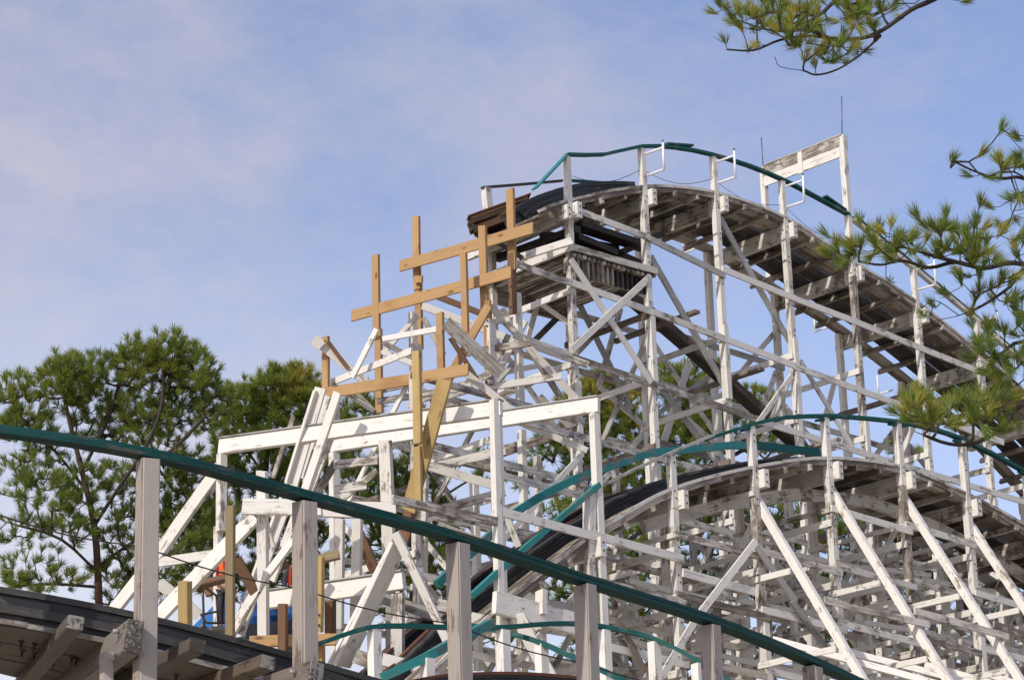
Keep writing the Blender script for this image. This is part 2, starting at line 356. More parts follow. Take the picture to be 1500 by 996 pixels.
# ------------------------------------------------------------------ the high hill
hill = thing('coaster_hill', 'highest white timber coaster hill, with scorched crest and flat slatted deck under it', 'coaster track', W(2.8, 1.5, 0), 'timber coaster hills')
SA = [.12+2.74*i for i in range(-2, 8)]
ctrl = [hit(790, 317, 0), hit(830, 302, 0), hit(942, 281, 0), hit(1045, 289, 0), hit(1149, 326, 0), hit(1241, 385, 0), hit(1334, 444, 0), hit(1426, 516, 0)]
for k in (1, 2, 3, 4): ctrl.append(W(11.0+2.74*k, 0, 24.85-1.15*k-.13*k*k))
pa, fa = track(hill, ctrl, SA, 6, 2.2)
zA = lambda s: at_s(fa, s)[0].z
for s in SA:
    ledger(hill, fa, s+.17, -.24, 3.25, .42, .15, M['worn'], .6)
    for k in (1, 2): tie(hill, fa, s+.17+.91*k, -.12 if k == 1 else -.05, 3.2)
    tie(hill, fa, s+.17+.45, .1, 3.2, .10, .07) ; 
tie(hill, fa, -6.1, -.1, 3.3)
hrA = [(830, 228), (938, 216), (1043, 228), (1147, 265), (1243, 315), (1332, 386), (1425, 463), (1512, 541)]
hzA = [hit(u, v, 0).z for u, v in hrA]
for i, s in enumerate(SA):
    zt = hzA[i]-.04 if i < len(hzA) else zA(s)+1.2
    post(hill, s, 0, 6, zA(s)-.35, None, .168)
    bar('rail_post', hill, W(s, 0, zA(s)-.34), W(s, 0, zt), .155, .155, M['white'] if i else M['white'], Lx)
    post(hill, s, 3.0, 6, zA(s)-.02, pick(('worn', 2), ('white', 2)), .165)
    for k, (tt, zz) in enumerate(((-.115, .0), (-.115, .0))): pass
bar('rail_post', hill, W(-5.36, 3.0, zA(-5.36)), hit(712, 276, 3.0), .2, .2, M['white'], Lx)
bar('rail_post', hill, W(-2.62, 3.0, zA(-2.62)), W(-2.62, 3.0, zA(-2.62)+.75), .17, .17, M['white'], Lx)
post(hill, -8.1, 0, 6, 21.9, M['white']); post(hill, -8.1, 3, 6, 23, M['worn'])
for s in (-8.1, -10.6):
    for z in (20.6, 19.0, 17.4, 15.8, 14.2, 12.6, 11.0): tgirt(hill, s, -.1, 3.1, z+random.uniform(-.1, .1), pick(('white', 2), ('worn', 3), ('dirty', 1)))
    for k, z in enumerate((20.4, 17.2, 14.0)): bar('cross_brace', hill, W(s+.13, 3*(k % 2), z), W(s+.13, 3-3*(k % 2), z-3.1), .14, .05, pick(('white', 2), ('worn', 2), ('grey', 1)), -Lx)
for z in (19.9, 18.3, 16.7, 15.1, 13.5, 11.9):
    lgirt(hill, 0, -10.8, -5.2, z+.15, z-.05); lgirt(hill, 3, -10.8, -5.2, z-.5, z-.6, pick(('grey', 1), ('worn', 2)))
for k, z in enumerate((19.6, 16.4, 13.2)): bar('diagonal_brace', hill, W(-8.1, 3.1, z), W(-5.36, 3.1, z-2.8), .14, .05, M['worn'], -Tx); bar('diagonal_brace', hill, W(-5.36, -.16, z-.6), W(-8.1, -.16, z-3.2), .14, .05, M['white'], -Tx)
post(hill, -10.6, 0, 6, 20.2, M['worn'], .15); post(hill, -10.6, 3, 6, 20.6, M['worn'], .15)
# handrails
hp = [hit(u, v, -.02) for u, v in [(830, 227), (884, 227), (938, 215), (990, 217), (1043, 227), (1096, 243), (1147, 264), (1195, 289), (1243, 315)]]
pieces('handrail', hill, frames(catmull(hp, 2), Tx), -.08, .08, -.035, .035, M['teal'], 4)
hp = [hit(u, v, -.02) for u, v in [(1250, 320), (1288, 350), (1332, 386), (1378, 424), (1425, 463), (1512, 541)]]
pieces('handrail', hill, frames(hp, Tx), -.07, .07, -.09, .03, M['white'], 2); pieces('handrail_cap', hill, frames(hp, Tx), -.09, .09, .034, .075, M['teal'], 2)
bar('handrail_patch', hill, hit(975, 214, -.02)+Zx*.06, hit(1014, 217, -.02)+Zx*.06, .16, .05, M['teal'], Zx)
bar('handrail_patch', hill, hit(1208, 290, -.02)+Zx*.05, hit(1238, 311, -.02)+Zx*.05, .16, .05, M['teal'], Zx)
bar('handrail', hill, hit(829, 228, -.02), hit(783, 277, -.25), .17, .045, M['teal_pale'], Vector((-.5, -.5, .7)))
bar('handrail', hill, hit(706, 275, 3), hit(824, 265, 3), .13, .05, M['char'], Zx)
bar('handrail', hill, hit(824, 264, 3), hit(906, 270, 3), .15, .05, M['teal'], Zx)
# charred stubs where the track was cut
for k, (u0, u1, m_, h_) in enumerate(((694, 766, 'rot', .1), (688, 775, 'rot', .1), (692, 769, 'rot', .1), (686, 778, 'rot', .1), (689, 772, 'rot', .07), (685, 776, 'rust', .035))):
    v0 = 343-(u0-690)*.31-5.0*k; v1 = 343-(u1-690)*.36-5.0*k
    bar('cut_plank', hill, hit(u0, v0, 2.2+.03*(k % 3)), hit(u1, v1, 1.3), .34, h_, M[m_], Zx, bow=.015)
for k in range(4):
    gp = [hit(u, v+6*k, .9) for u, v in [(756+5*k, 303), (775, 291), (800, 281), (828, 273), (860, 267), (900, 265), (930, 266)]]
    pieces('guard_plank', hill, frames(catmull(gp, 2), Tx), .02*(k % 2), .12+.02*(k % 2), -.11, -.004, M['black'], 5, k)
# lattice girts on the near side, read from the photograph
for (p, q, m) in [((840, 306), (952, 349), 'white'), ((952, 350), (1062, 404), 'grey'), ((1058, 394), (1250, 470), 'white'), ((1250, 470), (1437, 545), 'white'),
                  ((757, 387), (838, 415), 'worn'), ((834, 413), (958, 458), 'white'), ((957, 457), (1062, 497), 'worn'), ((1046, 490), (1165, 536), 'white'), ((1162, 536), (1330, 597), 'white'), ((1325, 594), (1470, 648), 'white'),
                  ((752, 490), (838, 522), 'worn'), ((820, 517), (962, 565), 'worn'), ((955, 562), (1115, 616), 'worn'), ((1110, 616), (1212, 647), 'white'), ((1205, 645), (1300, 675), 'white'), ((1295, 674), (1500, 735), 'white')]:
    a, b_ = hit(*p, -.13), hit(*q, -.13)
    bar('girt', hill, a, b_, .175, .05, M[m], -Tx)
LV = [19.4, 17.9, 16.4, 14.9, 13.4, 11.9, 10.4]
for z in LV:
    for i in range(0, len(SA)-1, 2): 
        if z < zA(SA[min(i+2, len(SA)-1)])-1.2: lgirt(hill, 0, SA[i]-(2.8 if i == 0 else .1), SA[min(i+2, len(SA)-1)]+.1, z+.15, z-.15)
for z in [24.2, 22.6, 20.9, 19.3, 17.7, 16.1, 14.5, 12.9, 11.3]:
    for i in range(0, len(SA)-1, 2):
        j = min(i+2, len(SA)-1)
        if z < min(zA(SA[i]), zA(SA[j]))-1.0: lgirt(hill, 3.0, SA[i]-(2.8 if i == 0 and z < 22 else .1), SA[j]+.1, z+.1, z-.1, pick(('grey', 1), ('worn', 2), ('dirty', 1), ('browned', 1)), side=-1 if i % 4 else 1)
for i, s in enumerate(SA):
    for z in [23.2, 21.35, 19.6, 18.1, 16.6, 15.0, 13.4, 11.8]:
        if z < zA(s)-1.6: tgirt(hill, s, -.1, 3.1, z+random.uniform(-.1, .1), pick(('white', 3), ('worn', 4), ('dirty', 2), ('browned', 1)))
    zt = zA(s)
    zz = min(zt-2.0, 23.0); sgn = i % 2
    while zz > 9 and i > 0:
        a = (0, 3) if sgn else (3, 0)
        bar('cross_brace', hill, W(s+.13, a[0], zz), W(s+.13, a[1], zz-3.9), .16, .05, pick(('white', 2), ('worn', 2), ('grey', 2)), -Lx); zz -= 4.0; sgn = 1-sgn
for i, s in enumerate(SA[:-1]):
    s2 = SA[i+1]; zz = min(zA(s), zA(s2))-(1.2 if i % 2 else 2.6)
    while zz > 11:
        up = random.random() < .5
        bar('diagonal_brace', hill, W(s, 3.12, zz if up else zz-2.7), W(s2, 3.12, zz-2.7 if up else zz), .15, .05, pick(('worn', 2), ('grey', 1), ('white', 3)), -Tx); zz -= 4.2
    if zA(s) > 23: bar('post', hill, W(s, 1.5, 8), W(s, 1.5, 20.2+random.uniform(-1.5, .5)), .15, .15, pick(('worn', 2), ('grey', 1)), Lx)
    if i % 2: bar('girt', hill, W(s-.1, 1.42, 18.6), W(min(SA[-1], s+2.9), 1.42, 18.4), .15, .05, M['grey'], -Tx)
# lengthwise braces
for (p, q, t, m, w) in [((1054, 318), (1167, 518), .14, 'grey', .26), ((953, 376), (1062, 566), .14, 'grey', .28), ((1172, 528), (1252, 660), .14, 'white', .2),
                     ((836, 380), (954, 560), -.18, 'white', .24), ((953, 405), (838, 512), -.22, 'white', .24), ((1160, 550), (1110, 620), -.2, 'white', .2),
                     ((846, 440), (925, 600), 2.8, 'grey', .26), ((909, 452), (877, 566), 3.0, 'worn', .24), ((877, 566), (962, 640), 3.0, 'worn', .22),
                     ((786, 450), (772, 500), 2.9, 'white', .22), ((822, 460), (780, 502), 2.6, 'char', .22), ((1010, 530), (968, 660), 3.0, 'white', .30), ((1038, 552), (965, 605), 2.9, 'grey', .2),
                     ((990, 600), (1060, 660), 2.9, 'white', .22), ((1137, 545), (1120, 590), 3, 'white', .24), ((1222, 560), (1205, 625), 3, 'white', .24), ((1140, 480), (1160, 500), 1, 'grey', .2)]:
    bar('diagonal_brace', hill, hit(*p, t), hit(*q, t), w*.70, .055, M[m], -Tx)
# dark return trough running down through the frame
tr = [hit(888, 408, 1.5), hit(1000, 502, 1.5), hit(1165, 650, 1.5), hit(1290, 762, 1.5), hit(1440, 905, 1.5)]
ft = frames(catmull(tr, 3), Tx)
for a in ((-.21, -.16, -.08, .12), (.16, .21, -.08, .12), (-.155, -.01, -.08, -.04), (.01, .155, -.08, -.04)): pieces('trough_board', hill, ft, *a, pick(('char', 3), ('browned', 1)), 4, 1)
for k in range(5):
    i = 2+2*k
    if i < len(ft): bar('trough_bearer', hill, ft[i][0]-Tx*1.6-Zx*.24, ft[i][0]+Tx*1.6-Zx*.24, .2, .09, M['dirty'], Zx)
# slatted deck under the crest
zd = hit(826, 362, 0).z
s0, s1 = -5.36, -2.62
bar('deck_beam', hill, W(s0-.18, -.25, zd), W(s0-.18, 3.3, zd), .30, .10, M['white'], -Lx)
bar('deck_beam', hill, W(s1+.18, -.1, zd), W(s1+.18, 3.2, zd), .30, .10, M['dirty'], Lx)
bar('deck_beam', hill, W(s0-.15, -.16, zd-.02), W(s1+.2, -.16, zd-.02), .17, .07, M['worn'], -Tx); bar('deck_beam', hill, W(s0-.1, .12, zd-.44), W(s1+.1, .12, zd-.44), .40, .06, M['grey'], -Tx)
bar('deck_beam', hill, W(s0-.1, 3.05, zd-.42), W(s1+.1, 3.05, zd-.42), .38, .07, M['dirty'], -Tx)
for k in range(6): bar('deck_board', hill, W(s0-.1, .1+k*.53, zd-.10), W(s1+.1, .1+k*.53, zd-.10), .52, .04, M['char'], Zx)  # near-black boards above the slats, so the gaps read dark by colour
for k in range(16):
    s = s0+.05+k*.172; bar('deck_slat', hill, W(s, -.12, zd-.18), W(s, 3.25, zd-.18), .115, .09, pick(('worn', 2), ('dirty', 2)), Zx)
    bar('joist_end', hill, W(s+.04, .03, zd-.66), W(s+.04, .03, zd-.22), .06, .10, M['char'] if k > 8 else M['dirty'], -Tx)
# scorched trusses right under the crest
for (p, q, t, w) in [((845, 330), (945, 362), .8, .42), ((842, 348), (900, 372), .5, .3), ((905, 372), (965, 345), 1.0, .4), ((850, 352), (960, 400), 1.6, .4)]:
    bar('scorched_beam', hill, hit(*p, t), hit(*q, t), w, .16, M['char'], Zx)
bar('scorched_beam', hill, W(-5.2, 1.2, zA(-5.3)-.55), W(-2.5, 1.2, zA(-5.3)-.35), .45, .2, M['char'], -Tx)
ledger(hill, fa, -5.58, -.26, 3.7, .36, .12, M['white'], 3.2)
bar('scorched_beam', hill, W(-5.1, -.05, zA(-5.3)-.62), W(-5.1, 3.1, zA(-5.3)-.50), .18, .2, M['char'], -Lx)
# pipe brackets on the rail posts, near side above and far side hanging lower
def bracket(s, t, z, sg):
    d = -Tx*.66 + Lx*.06
    p = W(s, t, z); path = [p+d*.05, p+d, p+d+Zx*.06]
    b0 = tube('pipe_bracket', hill, [p, p+d], .03, M['pipe'], 8); tube('pipe', b0, [p-Zx*.62, p-Zx*.62+d*.98], .03, M['pipe'], 8); tube('pipe', b0, [p+d*1.02+Zx*.14, p+d*1.0-Zx*.64], .032, M['pipe'], 8)
    tube('cap', b0, [p+d*1.02+Zx*.14, p+d*1.02+Zx*.21], .022, M['rust'], 6)
for i in (1, 2, 3): bracket(SA[i]+.08, 0, hzA[i]-.18, 1)
bracket(SA[5]+.08, 0, hzA[5]-.15, 1); bracket(SA[6]+.08, 0, hzA[6]-.15, 1)
for (u, v) in [(1000, 342), (1192, 458), (1285, 550)]:
    p = hit(u, v, 3.75); d = -Tx*.55
    b0 = tube('pipe_bracket', hill, [p, p-Zx*.62], .028, M['pipe'], 8); tube('pipe', b0, [p-Zx*.6, p-Zx*.6+d], .028, M['pipe'], 8)
# thin slack wire along the crest
wp = []
for (u0, v0), (u1, v1) in zip([(838, 258), (940, 248), (1044, 262), (1148, 300)], [(940, 248), (1044, 262), (1148, 300), (1240, 352)]):
    for k in range(6):
        f = k/6; wp.append(hit(u0+(u1-u0)*f, v0+(v1-v0)*f+14*math.sin(math.pi*f), .05))
tag(tube('wire', None, wp, .008, M['cable'], 4), 'thin slack wire strung between the rail posts along the high crest', 'wire')

def bolts(parent, spots, r=.02):
    V = []; Fc = []
    for p, d in spots:
        d = Vector(d).normalized(); a = d.cross(Vector((.2, .3, .9))).normalized(); b_ = d.cross(a); o = len(V)
        for q in (p, p+d*.02):
            for k in range(6): an = k*math.pi/3; V.append(q+(a*math.cos(an)+b_*math.sin(an))*r)
        for k in range(6): q = (k+1) % 6; Fc.append((o+k, o+q, o+6+q, o+6+k))
        Fc.append(tuple(range(o+6, o+12)))
    o0 = V[0]; o = obj('bolt_heads', [v-o0 for v in V], Fc, M['bolt'], parent, Matrix.Translation(o0)); o['kind'] = 'stuff'
sp = []
for i, s in enumerate(SA):
    z = zA(s)-.15
    while z > 12:
        sp += [(W(s+random.uniform(-.03, .03), -.085, z), -Tx), (W(s+random.uniform(-.03, .03), -.085, z-.16), -Tx)]
        if random.random() < .5: sp.append((W(s-.086, random.uniform(-.03, .03), z-.1), -Lx))
        z -= random.uniform(.6, 1.3)
bolts(hill, sp)
# ------------------------------------------------------------------ gantry frame over the high track
gan = thing('gantry', 'tall white goalpost of boards standing over the high track with thin rods on top', 'gantry', W(5.6, 1.5, 24))
pr = hit(1243, 318, -.0); zt = hit(1240, 201, 0).z
pl = lvl(1118, 247, zt-.05)
dg = (pl-W(5.6, 0, zt)); dg.z = 0; wl = dg.length; dg.normalize()
r_ = W(5.6, 0, 0)
bar('post', gan, r_+Zx*(hzA[4]-.02), r_+Zx*zt, .19, .15, M['white'], Lx); bar('post', gan, r_+dg*wl+Zx*26.4, r_+dg*wl+Zx*(zt-.02), .17, .15, M['white'], Lx)
fz = dg.cross(Zx); fz = -fz if fz.dot(FW) > 0 else fz
for k, (m, h) in enumerate((('white', .30), ('white', .31))):
    z = zt-.20-k*.315; q = .07
    bar('board', gan, r_+fz*q+dg*.05+Zx*z, r_+fz*q+dg*(wl-.06)+Zx*z, h, .05, M['worn'] if k == 0 else M[m], fz)
bar('cap_board', gan, r_+dg*-.05+Zx*(zt-.0), r_+dg*(wl-.1)+Zx*(zt-.0), .2, .05, M['grey'], Zx)
bar('batten', gan, r_+fz*.11+dg*(wl*.5)+Zx*(zt-.72), r_+fz*.11+dg*(wl*.5)+Zx*(zt-.05), .16, .04, M['white'], fz)
bar('bracket_plate', gan, r_+Lx*.12+Zx*(zt-.45), r_+Lx*.12+Zx*(zt+.02), .09, .06, M['rust'], Lx)
tube('lightning_rod', gan, [r_+Zx*zt, hit(1233, 142, 0)], .016, M['steel'], 5); tube('lightning_rod', gan, [r_+dg*wl+Zx*(zt-.1), r_+dg*wl+Zx*(zt+.95)], .016, M['steel'], 5)

# ------------------------------------------------------------------ the lower second hill
h2 = thing('coaster_hill', 'lower white timber coaster hill in front, with curved green handrail and black steep track', 'coaster track', W(-2, -3.5, 0), 'timber coaster hills')
c2 = [hit(u, v, -5) for u, v in [(585, 1030), (640, 985), (700, 927), (761, 874), (853, 803), (900, 771), (985, 724), (1103, 692), (1213, 679), (1320, 692), (1412, 729), (1500, 777), (1600, 838), (1700, 905)]]
SB = [-12.46, -9.85, -7.19, -4.46, -1.80, .93, 3.45, 6.05, 8.7, 11.3]
pb, fb = track(h2, c2, SB, 5, 5.0)
zB = lambda s: at_s(fb, s)[0].z
for i, s in enumerate(SB):
    p, tg, sd, nm = at_s(fb, s)
    ledger(h2, fb, s+.17, -.26, 3.25, .42, .15, M['worn'] if i > 2 else M['white'])
    for k in (1, 2):
        if i < len(SB)-1: tie(h2, fb, s+.17+.87*k, -.1, 3.15)
    if i > 3 and i < 8: tie(h2, fb, s+.6, -.05, 3.1, .12, .07)
    # heavy longitudinal beam under the ties
    post(h2, s, -5, 4, p.z-.36, None, .175); post(h2, s, -2, 4, p.z-.05, pick(('white', 3), ('worn', 2)), .165)
for i in range(2, len(SB)-1):
    a, b_ = W(SB[i], -4.0, zB(SB[i])-.55), W(SB[i+1], -4.0, zB(SB[i+1])-.55); bar('stringer', h2, a, b_, .30, .14, M['worn'], -Tx)
nb = [(691, 873), (742, 826), (805, 772), (877, 710)]
pieces('handrail', h2, frames([hit(u, v, -5.1) for u, v in nb], Tx), -.07, .07, -.06, .06, M['teal_pale'], 1)
nb = [(877, 713), (930, 687), (989, 660), (1043, 638)]; pieces('handrail', h2, frames([hit(u, v, -5.02) for u, v in nb], Tx), -.08, .08, -.03, .03, M['grey'], 1)
nb = [(1035, 643), (1103, 621), (1152, 611), (1213, 609), (1237, 610), (1320, 618), (1370, 630), (1412, 645), (1500, 690), (1590, 745), (1700, 810)]
fhb = frames(catmull([hit(u, v, -5.02) for u, v in nb], 2), Tx); pieces('handrail', h2, fhb, -.08, .08, -.04, .04, M['teal'], 4)
nb = [(640, 855), (700, 800), (755, 750), (800, 722), (845, 700), (901, 681), (955, 663), (1074, 652), (1110, 653), (1200, 663)]
pieces('handrail', h2, frames([hit(u, v, -2) for u, v in nb], Tx), -.07, .07, -.09, .09, M['teal_pale'], 2)
bar('handrail_patch', h2, hit(1108, 652, -2.1), hit(1200, 662, -2.1), .2, .06, M['teal'], -Tx)
def hr_z(s):
    for (a, b_) in zip(HB, HB[1:]):
        if a[0] <= s <= b_[0]: return a[1]+(b_[1]-a[1])*(s-a[0])/(b_[0]-a[0])
    return zB(s)+1.2
HB = sorted((sof(hit(u, v, -5)), hit(u, v, -5).z) for u, v in [(691, 873), (742, 826), (805, 772), (877, 710), (989, 660), (1043, 638), (1103, 621), (1213, 609), (1320, 618), (1412, 645), (1500, 690), (1590, 745), (1700, 810)])
for s in SB[3:]:
    q = hr_z(s)-.09; bar('rail_splice', h2, W(s-.32, -5.02, hr_z(s-.32)-.085), W(s+.32, -5.02, hr_z(s+.32)-.085), .12, .05, M['teal'], Zx)
for s in SB:
    bar('rail_post', h2, W(s, -5, zB(s)-.35), W(s, -5, hr_z(s)-.04), .165, .165, M['white'], Lx)
bar('rail_post', h2, W(-9.85, -5.0, zB(-9.85)), hit(864, 722, -5), .22, .2, M['white'], Lx)
# girts of the second hill
LB = [17.0, 15.6, 14.2, 12.8, 11.4, 10.0]
for z in LB:
    for i in range(0, len(SB)-1, 1):
        if z < min(zB(SB[i]), zB(SB[i+1]))-.7: lgirt(h2, -5, SB[i]-.12, SB[i+1]+.12, z+.08, z-.08, w=.165)
for z in [16.4, 15.0, 13.6, 12.2, 10.8]:
    for i in range(0, len(SB)-2, 2):
        if z < min(zB(SB[i]), zB(SB[i+2]))-.7: lgirt(h2, -2, SB[i]-.12, SB[i+2]+.12, z+.1, z-.1, pick(('white', 3), ('worn', 3), ('dirty', 1)), side=random.choice((-1, 1)))
for i, s in enumerate(SB):
    for z in LB:
        if z < zB(s)-1.0: tgirt(h2, s, -5.1, -1.9, z-.35+random.uniform(-.1, .1), pick(('white', 4), ('worn', 2)))
    zz = zB(s)-.9; k = i % 2
    while zz > 6:
        bar('cross_brace', h2, W(s+.13, -5 if k else -2, zz), W(s+.13, -2 if k else -5, zz-3.4), .15, .05, pick(('white', 4), ('worn', 2)), -Lx); zz -= 3.4; k = 1-k
for i, s in enumerate(SB[2:-1]):
    s2 = SB[i+3]; zz = min(zB(s), zB(s2))-(1.0 if i % 2 else 2.2)
    while zz > 8:
        up = random.random() < .5
        bar('diagonal_brace', h2, W(s, -1.88, zz if up else zz-2.4), W(s2, -1.88, zz-2.4 if up else zz), .14, .05, pick(('worn', 2), ('grey', 1), ('white', 3)), -Tx); zz -= 3.6
    for z in (16.3, 14.9, 13.5, 12.1):
        if z < min(zB(s), zB(s2))-1.2: bar('girt', h2, W(s-.1, -3.58, z), W(s2+.1, -3.58, z+random.uniform(-.2, .2)), .12, .045, pick(('worn', 1), ('white', 2)), -Tx); bar('cross_girt', h2, W(s-.13, -5.1, z+.75), W(s-.13, -1.9, z+.75), .12, .045, pick(('worn', 2), ('white', 2)), -Lx)
    bar('post', h2, W(s+.1, -3.5, 6), W(s+.1, -3.5, zB(s)-2.2), .14, .14, pick(('worn', 2), ('grey', 1)), Lx)
# outrigger legs
for i, s in enumerate(SB):
    if i < 3: continue
    zt = zB(s)-.55; ll = zt-5.0
    bar('outrigger_leg', h2, W(s+.15, -4.88, zt), W(s+.15, -4.88-ll/1.66, 5.0), .195, .13, M['clean'] if i < 7 else M['white'], -Lx, bow=.01)
    for z in (15.0, 13.0, 11.0, 9.0):
        if z < zt-1: tgirt(h2, s, -4.9, -4.85-(zt-z)/1.66, z, M['white'], w=.14)
    if i < len(SB)-1:
        z2 = zB(SB[i+1])-.55
        bar('girt', h2, W(s+.05, -5.0-(zt-14.1)/1.66-.12, 14.1+.1), W(SB[i+1]+.4, -5.0-(z2-13.9)/1.66-.12, 13.9), .16, .06, M['worn'], Vector((Lx*-.1-Tx)))
        bar('diagonal_brace', h2, W(s+.12, -5.17, 13.6), W(SB[i+1]+.25, -5-(z2-12.2)/1.66, 12.2), .165, .06, M['clean'], -Tx)
for (p, q, m) in [((1107, 793), (1020, 905), 'clean'), ((1020, 905), (970, 990), 'white'), ((1108, 800), (1165, 880), 'grey'), ((1160, 880), (1225, 970), 'grey'), ((905, 905), (945, 985), 'browned')]:
    bar('diagonal_brace', h2, hit(*p, -5.25), hit(*q, -5.25), .17, .05, M[m], -Tx)
for (p, q) in [((575, 731), (728, 764)), ((736, 750), (870, 785)), ((866, 783), (1001, 819)), ((1000, 838), (1105, 866))]:
    bar('girt', h2, hit(*p, -5.14), hit(*q, -5.14), .19, .06, M['worn'] if p[0] < 600 else M['white'], -Tx)
bar('stringer', h2, hit(724, 882, -5.3), hit(850, 916, -5.3), .48, .14, M['clean'], -Tx, fine=True)
bar('stringer_block', h2, hit(793, 865, -5.35), hit(793, 900, -5.35), .24, .14, M['white'], Lx)
sp = []
for i, s in enumerate(SB):
    z = zB(s)+.9
    while z > 9:
        sp += [(W(s+random.uniform(-.03, .03), -5.09, z), -Tx), (W(s+random.uniform(-.03, .03), -5.09, z-.16), -Tx)]; z -= random.uniform(.6, 1.2)
bolts(h2, sp)
# long thin white posts that carry the cross beams
frm = thing('beam_frame', 'pair of long white cross beams on slim posts under the new yellow lumber', 'beam frame', W(-13, -4, 0))
pA0 = hit(870, 594, -5.05); pA1 = lvl(489, 652, pA0.z); pB0 = hit(727, 599, -5.05); pB1 = lvl(325, 654, pB0.z)
bdir = (pA1-pA0).normalized(); bn = Vector((bdir.y, -bdir.x, 0)); bn = -bn if bn.dot(FW) > 0 else bn
for a, b_ in ((pA0, pA1), (pB0, pB1)):
    w = .34; bar('cross_beam', frm, a-bdir*.12, b_+bdir*.05, w, .16, M['clean'], bn, fine=True, bow=0)
    bar('beam_cap', frm, a-bdir*.13+Zx*(w/2+.017), b_+bdir*.06+Zx*(w/2+.017), .24, .03, M['grey'], Zx, bow=0)
def fpost(p, z1, m='white', s=.175, ax=None):
    bar('post', frm, Vector((p.x, p.y, 5)), Vector((p.x, p.y, z1)), s, s, M[m], ax or Lx, bow=.01)
for p in (pA0, pA1, pB0): fpost(p, p.z-.175)
bar('post', frm, Vector((pB1.x, pB1.y, at(325, 790, 57.8).z)), Vector((pB1.x, pB1.y, pB1.z-.175)), .175, .175, M['white'], Lx); bar('post', frm, Vector((pB1.x-.09, pB1.y+.15, 5)), Vector((pB1.x-.09, pB1.y+.15, at(325, 780, 57.8).z)), .16, .14, M['white'], Lx)
fpost(pB0+bn*.10, pB0.z+.17, 'white', .16)
dS = 56.5
def Q(u, v, d=None): return at(u, v, dS if d is None else d)
def mem(p, q, w, th, m, name='brace', d=None, d2=None, parent=None, hint=None, fine=False, cut=None):
    return bar(name, parent or frm, Q(*p, d), Q(*q, d if d2 is None else d2), w, th, M[m], hint, fine=fine, cut=cut)
L0 = 1/66.0   # metres per photo pixel at that distance
mem((489, 681), (553, 674), .19, .06, 'worn', 'rung', 56.4); mem((489, 717), (537, 710), .19, .06, 'worn', 'rung', 56.4)
mem((564, 645), (568, 735), .26, .16, 'clean', 'post', 56.0); mem((568, 735), (570, 860), .26, .16, 'white', 'post', 56.02)
mem((384, 690), (386, 930), .21, .16, 'clean', 'post', 55.0)
mem((355, 742), (470, 744), .33, .14, 'clean', 'cross_beam', 54.8); mem((466, 745), (580, 748), .34, .14, 'white', 'cross_beam', 54.85)
mem((470, 568), (428, 712), .27, .06, 'white', 'brace', 57.0); mem((429, 710), (350, 928), .27, .06, 'white', 'brace', 56.7)
for p, q, d_ in (((462, 572), (420, 706), 56.95), ((421, 706), (342, 926), 56.65)): mem(p, q, .06, .12, 'clean', 'brace_edge', d_)
mem((495, 575), (449, 712), .18, .09, 'clean', 'brace', 56.0); mem((450, 710), (398, 850), .18, .09, 'clean', 'brace', 55.8)
mem((478, 600), (445, 706), .08, .05, 'worn', 'brace', 57.6)
mem((485, 640), (452, 726), .14, .08, 'white', 'brace', 57.2); mem((492, 676), (462, 728), .15, .08, 'worn', 'brace', 57.4)
mem((323, 684), (236, 806), .27, .14, 'white', 'brace', 58); mem((236, 806), (166, 895), .27, .14, 'white', 'brace', 58)
mem((374, 757), (228, 908), .31, .14, 'clean', 'brace', 55.5); mem((215, 826), (312, 812), .21, .08, 'white', 'brace', 57.9); mem((233, 853), (292, 902), .26, .08, 'white', 'brace', 57)
mem((384, 745), (400, 800), .1, .06, 'white', 'brace', 55); mem((300, 730), (336, 690), .1, .06, 'worn', 'brace', 58)
b4a = at(592, 850, 54.6); b4b = lvl(384, 880, b4a.z)
bar('cross_beam', frm, b4a, b4b, .38, .16, M['clean'], bn, fine=True); bar('beam_cap', frm, b4a+Zx*.205, b4b+Zx*.205, .26, .03, M['grey'], Zx)
mem((583, 868), (583, 985), .26, .16, 'white', 'post', 54.7); mem((572, 860), (572, 985), .18, .14, 'grey', 'post', 56)
mem((391, 838), (338, 930), .18, .12, 'clean', 'brace', 54.2); mem((430, 790), (385, 850), .16, .1, 'clean', 'brace', 54.6)
mem((583, 798), (500, 975), .44, .12, 'white', 'wide_brace', 53.8, hint=Vector((.75, -.6, .1)), fine=True)
bar('brace_edge', frm, at(574, 800, 53.8), at(484, 975, 53.8), .10, .14, M['clean'], Vector((-.6, -.6, .3)))
mem((579, 780), (655, 938), .17, .12, 'clean', 'brace', 53.6)
mem((524, 760), (522, 850), .2, .14, 'white', 'post', 55.6); mem((521, 850), (518, 950), .17, .12, 'white', 'post', 55.6); mem((498, 760), (496, 920), .2, .14, 'white', 'post', 57.5)
mem((620, 700), (618, 900), .22, .16, 'white', 'post', 60); mem((640, 770), (720, 800), .22, .07, 'worn', 'brace', 60)
mem((553, 690), (500, 730), .16, .06, 'worn', 'brace', 57); mem((430, 610), (400, 700), .1, .06, 'worn', 'brace', 60)
mem((560, 876), (650, 905), .25, .07, 'grey', 'girt', 55.5); mem((640, 885), (740, 905), .25, .07, 'worn', 'girt', 55.5)
mem((520, 960), (600, 990), .3, .08, 'worn', 'girt', 53.5); mem((560, 965), (700, 1000), .25, .08, 'white', 'girt', 53.5)
mem((620, 680), (740, 715), .2, .06, 'worn', 'girt', 58); mem((630, 685), (740, 660), .2, .06, 'worn', 'girt', 60)
mem((560, 770), (740, 720), .2, .06, 'worn', 'girt', 60.5); mem((735, 740), (760, 800), .14, .08, 'white', 'brace', 56); mem((758, 900), (805, 990), .3, .08, 'clean', 'brace', 54)
mem((690, 905), (760, 920), .25, .12, 'white', 'girt', 54.5)

